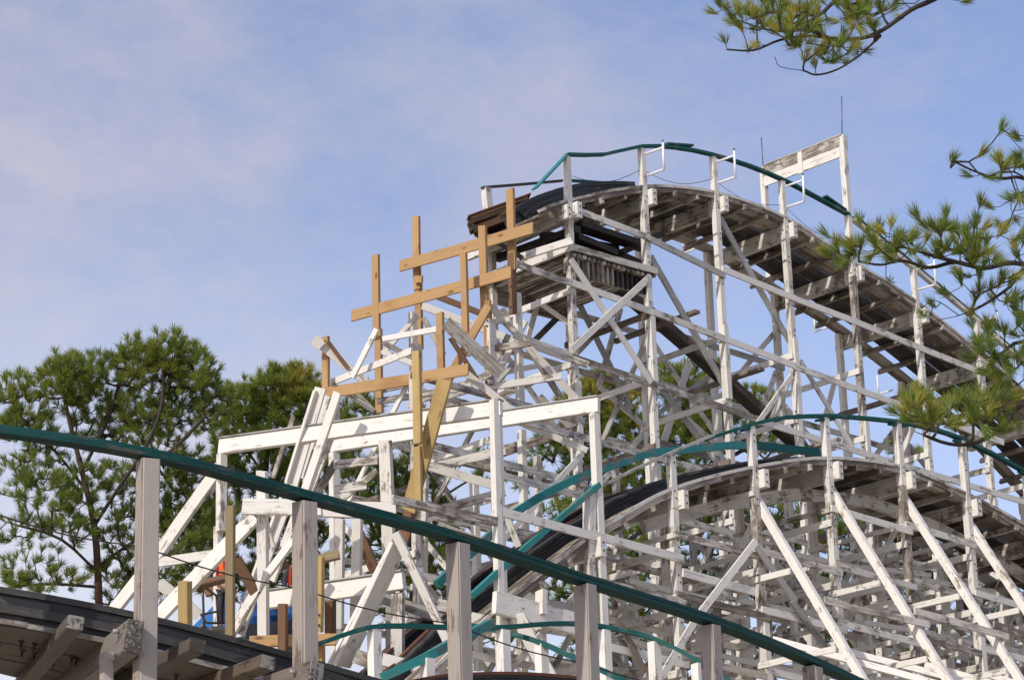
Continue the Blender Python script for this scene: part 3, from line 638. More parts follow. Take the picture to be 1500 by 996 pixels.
# ------------------------------------------------------------------ lift hill rebuilt in new lumber
lift = thing('lift_hill', 'half rebuilt lift hill of new yellow lumber posts and boards nailed among old white braces', 'lift hill', at(650, 560, 62)*1)
lift.location.z = 0
def J(p, q, w, th, m, name, d, d2=None, hint=None): return bar(name, lift, at(*p, d), at(*q, d if d2 is None else d2), w, th, M[m], hint, fine=True)
mpp = lambda d: d/FPX
hJ = Vector((-.6, -.8, 0))
def board(p, q, hpx, d, m='new'):
    a = at(*p, d); b_ = lvl(*q, a.z); return bar('board', lift, a, b_, hpx*mpp(d), .055, M[m], hJ, fine=True)
board((686, 541), (469, 577), 18, 60.6); board((749, 399), (515, 463), 18, 62.4); board((781, 334), (586, 390), 18, 64.0)
def jpost(u, v0, v1, wpx, d, m='new', wood2=None, name='post', lean=0):
    a = at(u+lean, v1, d); b_ = at(u, v0, d); b_ = Vector((a.x+(b_.x-a.x)*.5, a.y, b_.z)); a.x = b_.x if not lean else a.x
    return bar(name, lift, a, b_, wpx*mpp(d), .10, M[m], hJ, fine=True)
# bent one
jpost(476, 482, 602, 12, 62.75); jpost(645, 449, 545, 12, 61.15); jpost(610, 500, 650, 14, 55.0, 'newy'); jpost(612, 646, 744, 13, 54.9, 'newy')
J((652, 556), (599, 748), 23*mpp(55), .09, 'newy', 'leaning_post', 55.3); J((612, 704), (590, 792), 20*mpp(55.5), .08, 'brown', 'leaning_post', 55.6)
J((716, 448), (652, 565), 13*mpp(61.5), .08, 'new', 'leaning_post', 62); J((652, 565), (625, 640), 12*mpp(61.5), .08, 'new', 'leaning_post', 61.8)
# bent two
jpost(550, 360, 490, 12, 64.5); jpost(554, 470, 605, 12, 64.7); jpost(708, 316, 455, 13, 62.95); jpost(715, 436, 562, 13, 63.05); jpost(680, 358, 490, 11, 62.1)
# bent three
jpost(610, 304, 424, 12, 66.2); jpost(613, 400, 512, 12, 66.35); jpost(749, 262, 396, 13, 64.45); jpost(750, 360, 460, 12, 64.1, 'brown')
for u, v, d_ in ((553, 482, 64.42), (613, 404, 66.1), (713, 440, 62.9)): J((u, v), (u, v+10), 13*mpp(d_), .10, 'new', 'cleat', d_)
J((640, 434), (712, 462), .16, .06, 'brown', 'board', 64.9); J((690, 330), (765, 378), .12, .08, 'char', 'board', 65.2)
J((480, 500), (510, 540), .10, .05, 'brown', 'board', 62.95); J((612, 590), (640, 640), .2, .07, 'brown', 'board', 60.6); J((525, 780), (552, 842), .24, .08, 'brown', 'board', 56.8)
old = [((470, 505), (545, 568), .24, .08, 'white', 63.05), ((459, 497), (472, 507), .34, .15, 'white', 62.95), ((552, 482), (516, 553), 10*mpp(62), .08, 'clean', 62), ((612, 462), (560, 518), 10*mpp(62), .06, 'worn', 64.5),
       ((560, 497), (642, 482), 11*mpp(62), .06, 'clean', 62.8), ((560, 515), (608, 534), 11*mpp(62), .06, 'clean', 63), ((618, 448), (755, 500), 14*mpp(63), .08, 'clean', 65.5), ((560, 501), (612, 528), .16, .06, 'grey', 64.2),
       ((620, 465), (650, 520), .16, .06, 'worn', 64), ((653, 472), (735, 548), 24*mpp(60.3), .12, 'grey', 60.3), ((552, 588), (690, 566), 12*mpp(62), .06, 'worn', 62.5), ((680, 572), (822, 551), 13*mpp(63), .06, 'worn', 62.6),
       ((678, 518), (778, 502), 13*mpp(63), .06, 'worn', 63), ((706, 474), (747, 468), 11*mpp(63), .06, 'worn', 63.2), ((718, 448), (842, 582), 13*mpp(63), .1, 'worn', 63.5), ((735, 452), (820, 580), 12*mpp(63), .1, 'grey', 65),
       ((770, 502), (862, 535), 13*mpp(64), .06, 'worn', 63.8), ((660, 495), (716, 583), 9*mpp(61), .07, 'brown', 61.6), ((674, 540), (748, 598), 13*mpp(61), .08, 'white', 61), ((745, 490), (728, 528), .18, .06, 'worn', 64),
       ((755, 530), (724, 563), .18, .07, 'grey', 64.5), ((780, 560), (727, 580), .16, .06, 'worn', 65), ((560, 572), (620, 560), .14, .06, 'grey', 65), ((480, 580), (440, 700), .22, .1, 'white', 61),
       ((505, 575), (548, 602), .14, .06, 'white', 63.5), ((523, 575), (550, 605), .14, .06, 'worn', 63.6), ((620, 590), (600, 640), .2, .08, 'worn', 61), ((738, 466), (824, 430), 12*mpp(65), .07, 'white', 65),
       ((760, 378), (838, 353), 14*mpp(65.5), .09, 'white', 65.3), ((630, 590), (740, 555), .14, .06, 'worn', 64.5), ((785, 440), (840, 478), .16, .06, 'white', 67.5), ((690, 555), (790, 535), .16, .06, 'worn', 66),
       ((600, 560), (665, 600), .18, .06, 'grey', 64), ((770, 470), (730, 545), .18, .08, 'worn', 66), ((790, 580), (850, 640), .2, .08, 'grey', 66), ((650, 620), (780, 560), .18, .06, 'worn', 66), ((640, 680), (800, 640), .18, .07, 'worn', 66), ((740, 610), (860, 660), .2, .07, 'white', 64)]
for p, q, w, th, m, d in old: J(p, q, w*.82, min(th, .08), m, 'old_brace', d)
for u, v0, v1, d in ((757, 430, 640, 64.6), (764, 630, 1000, 64.6), (694, 700, 1000, 62), (612, 505, 660, 66)):
    a = at(u, v1, d); b_ = at(u, v0, d); bar('old_post', lift, Vector((b_.x, b_.y, a.z)), b_, .17, .16, M['white'], Lx)

# new posts and boards low on the lift
J((338, 740), (337, 945), 13*mpp(54), .12, 'olive', 'post', 53.5); J((271, 851), (272, 935), 16*mpp(52), .22, 'newy', 'post', 52.5)
J((469, 815), (467, 925), 11*mpp(54), .15, 'newy', 'post', 54); J((455, 822), (497, 812), 13*mpp(54), .15, 'olive', 'post', 54.3); J((346, 818), (376, 872), 15*mpp(54), .12, 'brown', 'board', 54.2)
J((365, 940), (492, 936), 17*mpp(54), .1, 'new', 'board', 53.4); J((414, 884), (414, 960), 13*mpp(54), .12, 'brown', 'post', 53.3); J((470, 930), (470, 985), 10*mpp(54), .15, 'new', 'post', 53.6)
J((484, 870), (484, 930), .2, .2, 'brown', 'post', 57); J((340, 855), (300, 868), .2, .1, 'brown', 'board', 57); J((393, 833), (420, 822), .3, .1, 'brown', 'board', 57)
for u, v, d in ((467, 900, 53.9), (467, 915, 53.9), (476, 500, 62.2), (476, 570, 60.4), (611, 520, 60), (700, 408, 62.2), (714, 470, 62.7), (714, 478, 62.7), (749, 420, 64), (749, 450, 64)): bolt(lift, at(u, v, d), hJ, .025, .03, M['steel'])

# ------------------------------------------------------------------ lower turnaround with its handrails
turn = thing('coaster_turn', 'low curved turnaround with green handrails and rust red rails at the bottom edge', 'coaster track', at(740, 1000, 49)*1)
turn.location.z = 0
D = 49.0
outer = [at(u, v, d) for u, v, d in [(430, 955, 46.5), (480, 938, 47), (540, 919, 47.5), (600, 917, 48), (660, 919, 48.6), (735, 919, 49.2), (800, 914, 50), (850, 914, 50.6), (885, 918, 51), (958, 935, 51), (1024, 969, 50.5), (1080, 1005, 50)]]
pieces('handrail', turn, frames(catmull(outer, 3), FW), -.07, .07, -.04, .04, M['teal'], 7)
inner = [at(u, v, d) for u, v, d in [(560, 992, 45.5), (625, 962, 46), (655, 945, 46.5), (720, 912, 48)]]
pieces('handrail', turn, frames(catmull(inner, 3), FW), -.07, .07, -.08, .08, M['teal_pale'], 4)
inner = [at(u, v, d) for u, v, d in [(690, 916, 50.5), (740, 926, 50), (790, 940, 49.5), (843, 964, 49), (890, 985, 48.6), (930, 1005, 48)]]
pieces('handrail', turn, frames(catmull(inner, 3), FW), -.07, .07, -.05, .05, M['teal'], 5)
def dpost(u, v, d, w=.19): 
    b_ = at(u, v, d); bar('rail_post', turn, Vector((b_.x, b_.y, 5)), b_, w, w, M['clean'], Lx)
for u, v, d in ((548, 921, 47.6), (737, 922, 49.2), (793, 944, 49.5), (958, 940, 51), (626, 965, 46), (1022, 972, 50.4), (885, 922, 51)): dpost(u, v, d)
tp = [at(u, v, d) for u, v, d in [(560, 1012, 44.5), (620, 992, 45.5), (690, 984, 46.4), (760, 983, 47.2), (830, 988, 48), (900, 1000, 48.6)]]
ftp = frames(catmull(tp, 4), FW)
for k in range(5): pieces('rail_plank', turn, ftp, .02*k, .3+.02*k, -.06*k-.056, -.06*k, M['rust'] if k < 1 else pick(('black', 2), ('blackw', 1)), 8, 2*k)
pieces('steel_rail', turn, ftp, 1.2, 1.4, .02, .06, M['rust'], 9)
for k in range(0, len(ftp), 2): p, tg, sd, nm = ftp[k]; bar('tie', turn, p-sd*.3-Zx*.4, p+sd*1.6-Zx*.4, .12, .14, M['white'], Zx)

# ------------------------------------------------------------------ further timber frame behind, seen through the others
back = thing('coaster_structure', 'farther white timber lattice showing only through the gaps of the hills, at lower right', 'coaster track', W(8, 7.5, 0))
SC = [.9+2.74*i for i in range(-1, 9)]
for i, s in enumerate(SC):
    zt = 16.6-.05*i
    for t_ in (6.2, 9.2): post(back, s, t_, 5, zt, pick(('grey', 1), ('worn', 2)), .2, splice=False)
    for z in (15.4, 13.4, 11.4): tgirt(back, s, 6.1, 9.3, z, pick(('worn', 2), ('grey', 1)))
    bar('cross_brace', back, W(s+.14, 6.2, 16), W(s+.14, 9.2, 12), .2, .06, pick(('worn', 1), ('grey', 1)), -Lx)
for z in (16.2, 14.6, 12.6, 10.6):
    for t_ in (6.2, 9.2):
        for i in range(0, len(SC)-2, 2): lgirt(back, t_, SC[i]-.1, SC[i+2]+.1, z, z, pick(('grey', 2), ('worn', 2)))
for i in range(0, len(SC)-2, 2): bar('handrail', back, W(SC[i], 6.05, 16.7), W(SC[i+2], 6.05, 16.75), .22, .06, M['teal'], -Tx)

# ------------------------------------------------------------------ foreground track
fore = thing('coaster_track', 'nearest track dropping across the foreground, with thick green handrail on chunky white posts', 'coaster track', at(300, 960, 24)*1)
fore.location.z = 0
FP = [(-470, 596, 23.4), (-235, 610, 23.5), (-17, 635, 23.6), (218, 672, 24.0), (447, 733, 24.8), (671, 794, 26.0), (857, 856, 27.4), (1040, 914, 29.0), (1190, 974, 30.5), (1330, 1040, 32)]
tops = [at(*q) for q in FP]
fh = frames(catmull(tops, 4), FW)
for a in range(0, len(fh)-1, 8):
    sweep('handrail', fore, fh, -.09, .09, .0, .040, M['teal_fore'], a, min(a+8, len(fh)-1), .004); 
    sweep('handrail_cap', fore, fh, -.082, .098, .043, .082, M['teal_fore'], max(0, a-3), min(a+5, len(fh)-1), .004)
EDGE = [(-470, 815), (-235, 832), (-8, 857), (218, 900), (447, 961), (671, 1028), (857, 1092), (1040, 1165), (1190, 1235), (1330, 1300)]
ep = [at(u, v, d+.22) for (u, v), (_, _, d) in zip(EDGE, FP)]
fe = frames(catmull(ep, 8), FW); nf = len(fe)-1
zz = 0
for k, h in enumerate((.062, .095, .085, .055)):
    o = (0, .022, -.012, .035)[k]
    pieces('rail_plank', fore, fe, o, .34, -zz-h+.004, -zz, pick(('black', 2), ('blackw', 1)), 11, 3*k); zz += h
zz = .30
x = .03
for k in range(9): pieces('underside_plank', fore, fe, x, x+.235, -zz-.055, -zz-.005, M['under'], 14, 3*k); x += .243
pieces('edge_board', fore, fe, -.01, .028, -zz-.05, -zz-.003, M['grey'], 10, 2)
for k, h in enumerate((.07, .1, .1)): pieces('rail_plank', fore, fe, 1.2, 1.5, -.30+.1*k, -.2+.1*k-.004, pick(('black', 2), ('blackw', 1)), 11, 3*k)
def fe_at(u):   # index along the rail edge nearest a sight line
    def px(p): q = p-EYE; return 750+FPX*q.dot(RT)/q.dot(FW)
    i = min(range(len(fe)-1), key=lambda j: abs(px(fe[j][0])-u)); a = px(fe[i][0]); b_ = px(fe[i+1][0]); f = (u-a)/(b_-a)
    return fe[i][0].lerp(fe[i+1][0], f), fe[i][1], fe[i][2], fe[i][3]
def fledger(u, w, h, t0, m='fore', t1=2.5, nm_='ledger', dz=0):
    p, tg, sd, nm = fe_at(u); c = p - nm*(.36+h/2+dz)
    o = bar(nm_, fore, c+sd*t0, c+sd*t1, w, h, M[m], nm, fine=True, bow=0)
    bar('end_face', o, c+sd*(t0-.012), c+sd*(t0+.004), w-.012, h-.01, M['endgrain'], nm)
    return p, tg, sd, nm
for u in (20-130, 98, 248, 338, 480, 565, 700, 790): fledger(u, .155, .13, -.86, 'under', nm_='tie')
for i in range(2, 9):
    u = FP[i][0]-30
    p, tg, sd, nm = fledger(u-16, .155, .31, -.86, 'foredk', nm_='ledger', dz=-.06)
    c = p - nm*.5
    for k in (-.12, .12): bolt(fore, c+sd*(-.62)-tg*.09+nm*k, -tg, .02, .05, M['fore'])
    bar('knee_block', fore, c+sd*-.50-tg*.13-Zx*.75, c+sd*-.42-tg*.13-Zx*.05, .14, .09, M['fore'], tg)
for i in range(len(FP)-1):
    tp_ = tops[i]; _, tg, sd, nm = fh[i*4]
    p, tg2, sd2, nm2 = fe[i*8]; base = Vector((tp_.x, tp_.y, p.z-1.0))
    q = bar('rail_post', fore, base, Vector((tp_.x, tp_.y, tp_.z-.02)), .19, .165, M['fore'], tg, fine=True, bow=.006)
    if tg.x > 0: bar('bare_side', fore, base-tg*.088, Vector((tp_.x, tp_.y, tp_.z-.03))-tg*.088, .172, .012, M['bareside'], -tg, bow=0)
# rough bolts and drips under the rail boards
for u, t_ in ((50, .55), (72, .56), (15, .85), (57, .9), (80, .95), (140, .75), (152, .8), (117, 1.05), (110, 1.15), (2, .5), (300, .5), (320, .8), (372, .4)):
    p, tg, sd, nm = fe_at(u); q = p+sd*t_-nm*.36; tube('bolt', fore, [q+nm*.02, q-nm*.012], .028, M['bolt'], 8); tube('bolt', fore, [q-nm*.012, q-nm*.07], .011, M['bolt'], 6)
# cable through the posts
cps = []
nodes_ = [(-240, 720, 23.45), (-8, 752, 23.5), (208, 800, 23.88), (436, 861, 24.68), (663, 913, 25.9), (851, 970, 27.3), (1032, 1010, 28.9)]
for a, b_ in zip(nodes_, nodes_[1:]):
    pa_, pb_ = at(*a), at(*b_)
    for k in range(8): f = k/8; cps.append(pa_.lerp(pb_, f)-Zx*.05*math.sin(math.pi*f))
tag(tube('cable', None, cps, .0075, M['cable'], 5), 'thin rusty cable strung along the foreground posts below the green handrail', 'cable')

# ------------------------------------------------------------------ boom lift, drums and workers behind the braces
boom = thing('boom_lift', 'blue lift arm with grey pipe basket half hidden behind white braces', 'boom lift', Vector((at(300, 900, 58).x, at(300, 900, 58).y, 0)))
def plate(name, pts, d, th, m, parent):
    P = [at(u, v, d) for u, v in pts]; dd = FW*th; n = len(P); o = P[0]
    V = [p-o for p in P]+[p+dd-o for p in P]; Fc = [tuple(range(n-1, -1, -1)), tuple(range(n, 2*n))]+[(i, (i+1) % n, n+(i+1) % n, n+i) for i in range(n)]
    return obj(name, V, Fc, m, parent, Matrix.Translation(o))
pt = plate('arm', [(284, 915), (323, 876), (334, 884), (332, 925), (300, 945), (270, 960)], 56.90, .35, M['blue'], boom)
tube('pin', pt, [at(297, 917, 56.88), at(297, 917, 56.80)], .06, M['steel'], 8)
bar('lower_arm', boom, at(280, 945, 57.20), Vector((at(240, 900, 57.20).x, at(240, 900, 57.20).y, .9)), .4, .4, M['blue'], Lx, fine=True)
bb = boom.location; bar('chassis', boom, bb+Vector((-2, 0, .8)), bb+Vector((1.2, .3, .8)), 1.6, .6, M['blue'], Zx, fine=True)
for dx in (-1.6, .7):
    for dy in (-.9, .9): tube('wheel', boom, [bb+Vector((dx, dy-.15, .45)), bb+Vector((dx, dy+.15, .45))], .45, M['dark'], 14)
rail = lambda *pts: tube('basket_rail', boom, [at(u, v, d) for u, v, d in pts], .028, M['steel'], 6)
rail((297, 858, 55.90), (299, 925, 55.90)); rail((317, 872, 56.20), (320, 915, 56.20)); rail((297, 858, 55.90), (317, 872, 56.20), (330, 866, 56.50)); rail((294, 900, 55.90), (330, 893, 56.30)); rail((295, 901, 55.90), (303, 912, 55.90), (330, 912, 56.30)); rail((335, 870, 56.90), (334, 930, 56.90))
tray = bar('basket_floor', boom, at(296, 926, 56.10), at(345, 926, 56.50), 1.0, .08, M['steel'], Zx)
bar('top_board', boom, at(290, 858, 55.80), at(332, 846, 56.00), .22, .08, M['brown'], Vector((-.3, -.8, .5)))
plat = thing('platform', 'dark machine platform behind the low white beam and brown post', 'platform', Vector((at(400, 930, 59).x, at(400, 930, 59).y, 0)))
bar('deck', plat, at(360, 934, 58.6), at(440, 928, 59.6), 1.4, .14, M['dark'], Zx); bar('bumper', plat, at(358, 925, 57.9), at(440, 917, 58.6), .3, .12, M['dark'], bn); bar('housing', plat, at(384, 905, 60.2), at(408, 905, 60.2), .75, .5, M['dark'], bn)
bar('leg', plat, Vector((plat.location.x-.5, plat.location.y, 0)), at(372, 936, 59), .2, .2, M['steel'], Lx); bar('leg', plat, Vector((plat.location.x+.5, plat.location.y+.2, 0)), at(430, 932, 59.4), .2, .2, M['steel'], Lx)
def drum(u, v, d, lab):
    b_ = at(u, v, d); prof = [(.0, .0), (.26, .0), (.29, .04), (.285, .28), (.305, .3), (.285, .32), (.285, .56), (.305, .58), (.285, .6), (.285, .84), (.25, .9), (0, .9)]
    n = 16; V = []; Fc = []
    for r, z in prof:
        for k in range(n): a = 2*math.pi*k/n; V.append((max(r, .001)*math.cos(a), max(r, .001)*math.sin(a), z))
    for i in range(len(prof)-1):
        for k in range(n): q = (k+1) % n; Fc.append((i*n+k, i*n+q, (i+1)*n+q, (i+1)*n+k))
    o = obj('drum', V, Fc, M['drum'], None, Matrix.Translation(b_), True); tag(o, lab, 'drum', 'blue drums on the platform')
drum(371, 925, 58.7, 'blue plastic drum just right of the leaning white brace'); drum(391, 923, 59.0, 'blue plastic drum in shade left of the dark housing'); drum(424, 921, 59.3, 'blue plastic drum between the brown post and thick white post')

def skin_body(name, verts, edges, radii, m, parent, sub=1, root=0):
    me = bpy.data.meshes.new(name); o0 = Vector(verts[root]); me.from_pydata([tuple(Vector(v)-o0) for v in verts], edges, []); me.materials.append(m)
    o = bpy.data.objects.new(name, me); COL.objects.link(o); o.location = o0
    sk = o.modifiers.new('skin', 'SKIN'); sk.use_smooth_shade = True
    for i, r in enumerate(radii): me.skin_vertices[0].data[i].radius = (r, r) if not isinstance(r, tuple) else r
    me.skin_vertices[0].data[root].use_root = True
    ss = o.modifiers.new('sub', 'SUBSURF'); ss.levels = sub; ss.render_levels = sub
    if parent is not None: o.parent = parent; o.matrix_parent_inverse = parent_inv(parent)
    return o
def person(base, yaw, label, lean=0, reach=None, vest=True):
    t = thing('person', label, 'person', base, 'workers in orange vests')
    c, s_ = math.cos(yaw), math.sin(yaw)
    def P(x, y, z): y2 = y - lean*max(0, z-.9); return Vector((base.x + c*x - s_*y2, base.y + s_*x + c*y2, base.z+z))
    pel = P(0, 0, .95); che = P(0, 0, 1.28); nek = P(0, -.01, 1.50); hed = P(0, -.03, 1.66)
    V = [pel, che, nek, P(0, -.02, 1.58), P(0, -.04, 1.70)]; Ed = [(0, 1), (1, 2), (2, 3), (3, 4)]; Rr = [(.16, .12), (.17, .12), .06, .075, .095]
    nose = len(V); V.append(P(0, -.13, 1.645)); Ed.append((3, nose)); Rr.append(.03)
    arms = []
    for sg in (-1, 1):
        sh = P(.19*sg, 0, 1.43); 
        if reach: el, wr = P(.30*sg, -.14, 1.22), P(.16*sg, -.42, 1.17)
        else: el, wr = P(.27*sg, .03, 1.14), P(.25*sg, -.14, .92)
        i = len(V); V += [sh, el, wr]; Ed += [(2, i), (i, i+1), (i+1, i+2)]; Rr += [.062, .046, .032]
        d = (wr-el).normalized(); side = d.cross(Zx).normalized(); pm = wr+d*.06; V.append(pm); Ed.append((i+2, i+3)); Rr.append(.036)
        for k, ln in enumerate((.075, .085, .08, .06)):
            a = pm + side*(k-1.5)*.019 + d*.02; j = len(V); V += [a+d*ln*.5, a+d*ln-Zx*.02]; Ed += [(i+3, j), (j, j+1)]; Rr += [.010, .008]
        j = len(V); V += [wr+d*.04+side*.045*sg, wr+d*.075+side*.06*sg]; Ed += [(i+3, j), (j, j+1)]; Rr += [.012, .009]
        arms.append((sh, el, wr))
    for sg in (-1, 1):
        i = len(V); V += [P(.10*sg, 0, .88), P(.11*sg, -.03, .5), P(.11*sg, 0, .09), P(.11*sg, -.16, .04)]; Ed += [(0, i), (i, i+1), (i+1, i+2), (i+2, i+3)]; Rr += [.085, .06, .045, .04]
    skin_body('body', V, Ed, Rr, M['skin'], t)
    jv = [P(0, 0, .98), che, P(0, -.01, 1.47)]; je = [(0, 1), (1, 2)]; jr = [(.185, .145), (.195, .14), .10]
    for sh, el, wr in arms:
        i = len(jv); jv += [sh, el, el.lerp(wr, .85)]; je += [(2, i), (i, i+1), (i+1, i+2)]; jr += [.085, .068, .055]
    skin_body('jacket', jv, je, jr, M['jacket'], t, root=1)
    v = skin_body('vest', [P(0, 0, 1.0), P(0, 0, 1.28), P(0, -.01, 1.45), P(.13, 0, 1.46), P(-.13, 0, 1.46)], [(0, 1), (1, 2), (2, 3), (2, 4)], [(.205, .165), (.215, .165), .12, .10, .10], M['orange'], t, root=1)
    bar('strap', v, P(-.11, -.18, 1.0), P(-.09, -.16, 1.45), .05, .02, M['red'], Vector((s_, -c, 0))); bar('strap', v, P(.11, -.18, 1.0), P(.09, -.16, 1.45), .05, .02, M['red'], Vector((s_, -c, 0)))
    tv = [P(0, 0, .98)]; te = []; trr = [(.18, .14)]
    for sg in (-1, 1):
        i = len(tv); tv += [P(.10*sg, 0, .86), P(.11*sg, -.03, .5), P(.11*sg, 0, .10)]; te += [(0, i), (i, i+1), (i+1, i+2)]; trr += [.10, .078, .07]
    skin_body('trousers', tv, te, trr, M['trouser'], t)
    skin_body('hair', [P(0, -.02, 1.73), P(0, .03, 1.72), P(0, .06, 1.65)], [(0, 1), (1, 2)], [.098, .10, .085], M['hair'], t, root=1)
    return t
fl = at(330, 923, 56.3); person(Vector((fl.x, fl.y, tray.matrix_world.translation.z if False else at(320, 926, 56.3).z+.06)), math.radians(-22), 'worker in orange vest leaning a grey sleeved arm on the basket rail', .15, True)
f2 = at(437, 928, 59.2); person(Vector((f2.x-.05, f2.y, at(400, 931, 59.1).z+.10)), math.radians(10), 'worker in orange vest behind the thick white foreground post', .05, False)

# ================================================================== pine trees
def needles(P, Dr, nper, ln, wid, spread, droop=0.0):
    """Tufts of long needles: thin triangles fanned round each shoot direction."""
    n = len(P); P = np.repeat(np.asarray(P, float), nper, 0); Dr = np.repeat(np.asarray(Dr, float), nper, 0); k = len(P)
    rnd = rng.normal(size=(k, 3)); rnd /= np.linalg.norm(rnd, axis=1, keepdims=True)
    d = Dr + rnd*spread*rng.uniform(.35, 1.0, (k, 1)); d /= np.linalg.norm(d, axis=1, keepdims=True)
    l = ln*rng.uniform(.65, 1.1, (k, 1)); st = P - Dr*ln*.35*rng.uniform(0, 1, (k, 1))
    sd = np.cross(d, rng.normal(size=(k, 3))); sd /= np.linalg.norm(sd, axis=1, keepdims=True)
    mid = st + d*l*.5; tip = st + d*l; tip[:, 2] -= droop*l[:, 0]
    w = wid*rng.uniform(.7, 1.2, (k, 1))
    V = np.empty((k*4, 3)); V[0::4] = st; V[1::4] = mid + sd*w; V[2::4] = tip; V[3::4] = mid - sd*w
    return V, k
def mesh_np(name, V, k, m, parent):
    me = bpy.data.meshes.new(name); o0 = V.mean(0); me.vertices.add(k*4); me.vertices.foreach_set('co', (V-o0).astype(np.float32).ravel())
    me.loops.add(k*4); me.loops.foreach_set('vertex_index', np.arange(k*4, dtype=np.int32)); me.polygons.add(k)
    me.polygons.foreach_set('loop_start', np.arange(0, k*4, 4, dtype=np.int32)); me.polygons.foreach_set('loop_total', np.full(k, 4, np.int32)); me.update(); me.validate()
    me.materials.append(m); o = bpy.data.objects.new(name, me); COL.objects.link(o); o.location = o0
    if parent is not None: o.parent = parent; o.matrix_parent_inverse = parent_inv(parent)
    return o
def grow(trunk, limbs, tufts, base_r, twig_r, maxr):
    """Join every tuft to the nearest wood already there; returns nodes, parents, radii."""
    nodes = []; par = []
    def addline(pts, p0=-1):
        prev = p0
        for p in pts:
            nodes.append(np.array(p)); par.append(prev); prev = len(nodes)-1
        return prev
    addline(trunk); nt_ = len(trunk)
    for lb in limbs:
        l0 = np.array(lb[0]); j = min(range(len(nodes)), key=lambda i: np.sum((nodes[i]-l0)**2)); addline(lb, j)
    N0 = np.array(nodes); dist = [np.min(np.sum((N0-t_)**2, 1)) for t_ in tufts]; order = np.argsort(dist)
    buf = np.zeros((len(nodes)+len(tufts)*3+5, 3)); c = len(nodes); buf[:c] = N0; isleaf = np.zeros(len(buf), bool); leafdir = {}
    for ti in order:
        t_ = tufts[ti]; dv = buf[:c]-t_; d2 = np.sum(dv*dv, 1) + 0.5*np.maximum(0, dv[:, 2])**2; j = int(np.argmin(d2)); b_ = buf[j]; dd = t_-b_; L = np.linalg.norm(dd); prev = j
        for f in ((.36, .7) if L > .45 else (.5,)):
            q = b_ + dd*f + rng.normal(size=3)*L*.07; q[2] -= L*.10*math.sin(math.pi*f); buf[c] = q; par.append(prev); prev = c; c += 1
        buf[c] = t_; par.append(prev); leafdir[ti] = t_-buf[prev]; isleaf[c] = True; c += 1
    cnt = np.zeros(c); cnt[isleaf[:c]] = 1
    for i in range(c-1, -1, -1):
        if par[i] >= 0: cnt[par[i]] += cnt[i]
    rad = np.minimum(maxr, twig_r*np.maximum(1, cnt)**.45)
    for i in range(nt_): rad[i] = max(rad[i], base_r*(1-.75*i/max(1, nt_-1)))
    return buf[:c], par, rad, leafdir, nt_
def wood_mesh(name, B, par, rad, idx, m, parent, seg=4):
    V = []; Fc = []
    for i in idx:
        p = par[i]
        if p < 0: continue
        a, b_ = Vector(B[p]), Vector(B[i]); d = b_-a
        if d.length < 1e-4: continue
        d.normalize(); u = d.cross(Vector((.3, .5, .81))).normalized(); w = d.cross(u); ra, rb = min(rad[p], rad[i]*1.5), rad[i]; o = len(V)
        for q, r in ((a, ra), (b_+d*r_over(rb), rb)):
            for k in range(seg): an = 2*math.pi*k/seg; V.append(q+(u*math.cos(an)+w*math.sin(an))*r)
        for k in range(seg): q = (k+1) % seg; Fc.append((o+k, o+q, o+seg+q, o+seg+k))
    o0 = V[0]; return obj(name, [v-o0 for v in V], Fc, m, parent, Matrix.Translation(o0), True)
def r_over(r): return r*.3
DENS = 2.9
def pine(label, d, trunk_px, limbs_px, blobs, ln, nper, wid, mats, base_r, twig_r=.012, maxr=.12, group=None, spread=.92):
    tr_ = [at(u, v, dd) for u, v, dd in trunk_px]; base = Vector((tr_[0].x, tr_[0].y, 0))
    t = thing('pine_tree', label, 'pine tree', base, group)
    tl = [base] + tr_; tl = catmull(tl, 3)
    limbs = [catmull([at(*q) for q in lb], 3) for lb in limbs_px]
    T_ = []; D_ = []; k_ = []
    for (u, v, dd, ru, rv, n, mi) in blobs:
        c = np.array(at(u, v, dd)); ax = np.array(RT)*ru*dd/FPX; ay = np.array(UP)*rv*dd/FPX; az = np.array(FW)*(ru+rv)*.5*dd/FPX
        for _ in range(int(n*DENS)):
            q = rng.normal(size=3); q /= np.linalg.norm(q); q *= rng.uniform(.12, 1.25)**.5
            T_.append(c+ax*q[0]+ay*q[1]+az*q[2]); D_.append(ax*q[0]+ay*q[1]+az*q[2]); k_.append(mi)
    T_ = np.array(T_); D_ = np.array(D_); D_ /= np.linalg.norm(D_, axis=1, keepdims=True)
    B, par, rad, ld, nt_ = grow([np.array(p) for p in tl], [[np.array(p) for p in l] for l in limbs], T_, base_r, twig_r, maxr)
    for i in range(len(T_)):
        q = ld[i]/np.linalg.norm(ld[i]); D_[i] = D_[i]*.6 + q*.4 + np.array([0, 0, .75]); D_[i] /= np.linalg.norm(D_[i])
    tube('trunk', t, tl, [max(.03, base_r*(1-.72*i/(len(tl)-1))) for i in range(len(tl))], M['bark'], 9)
    root = list(range(len(B)))
    for i in range(nt_, len(B)): root[i] = i if par[i] < nt_ else root[par[i]]
    groups = {}
    for i in range(nt_, len(B)): groups.setdefault(root[i], []).append(i)
    for g_ in groups.values(): wood_mesh('branch', B, par, rad, g_, M['twig'], t)
    k_ = np.array(k_)
    for mi in sorted(set(k_)):
        sel = np.where(k_ == mi)[0]; V, k = needles(T_[sel], D_[sel], nper, ln, wid, spread); mesh_np('crown', V, k, M[mats[mi]], t)
    return t
GP = 'pines beyond the coaster'
MA = ['needle', 'needle3', 'needle2']
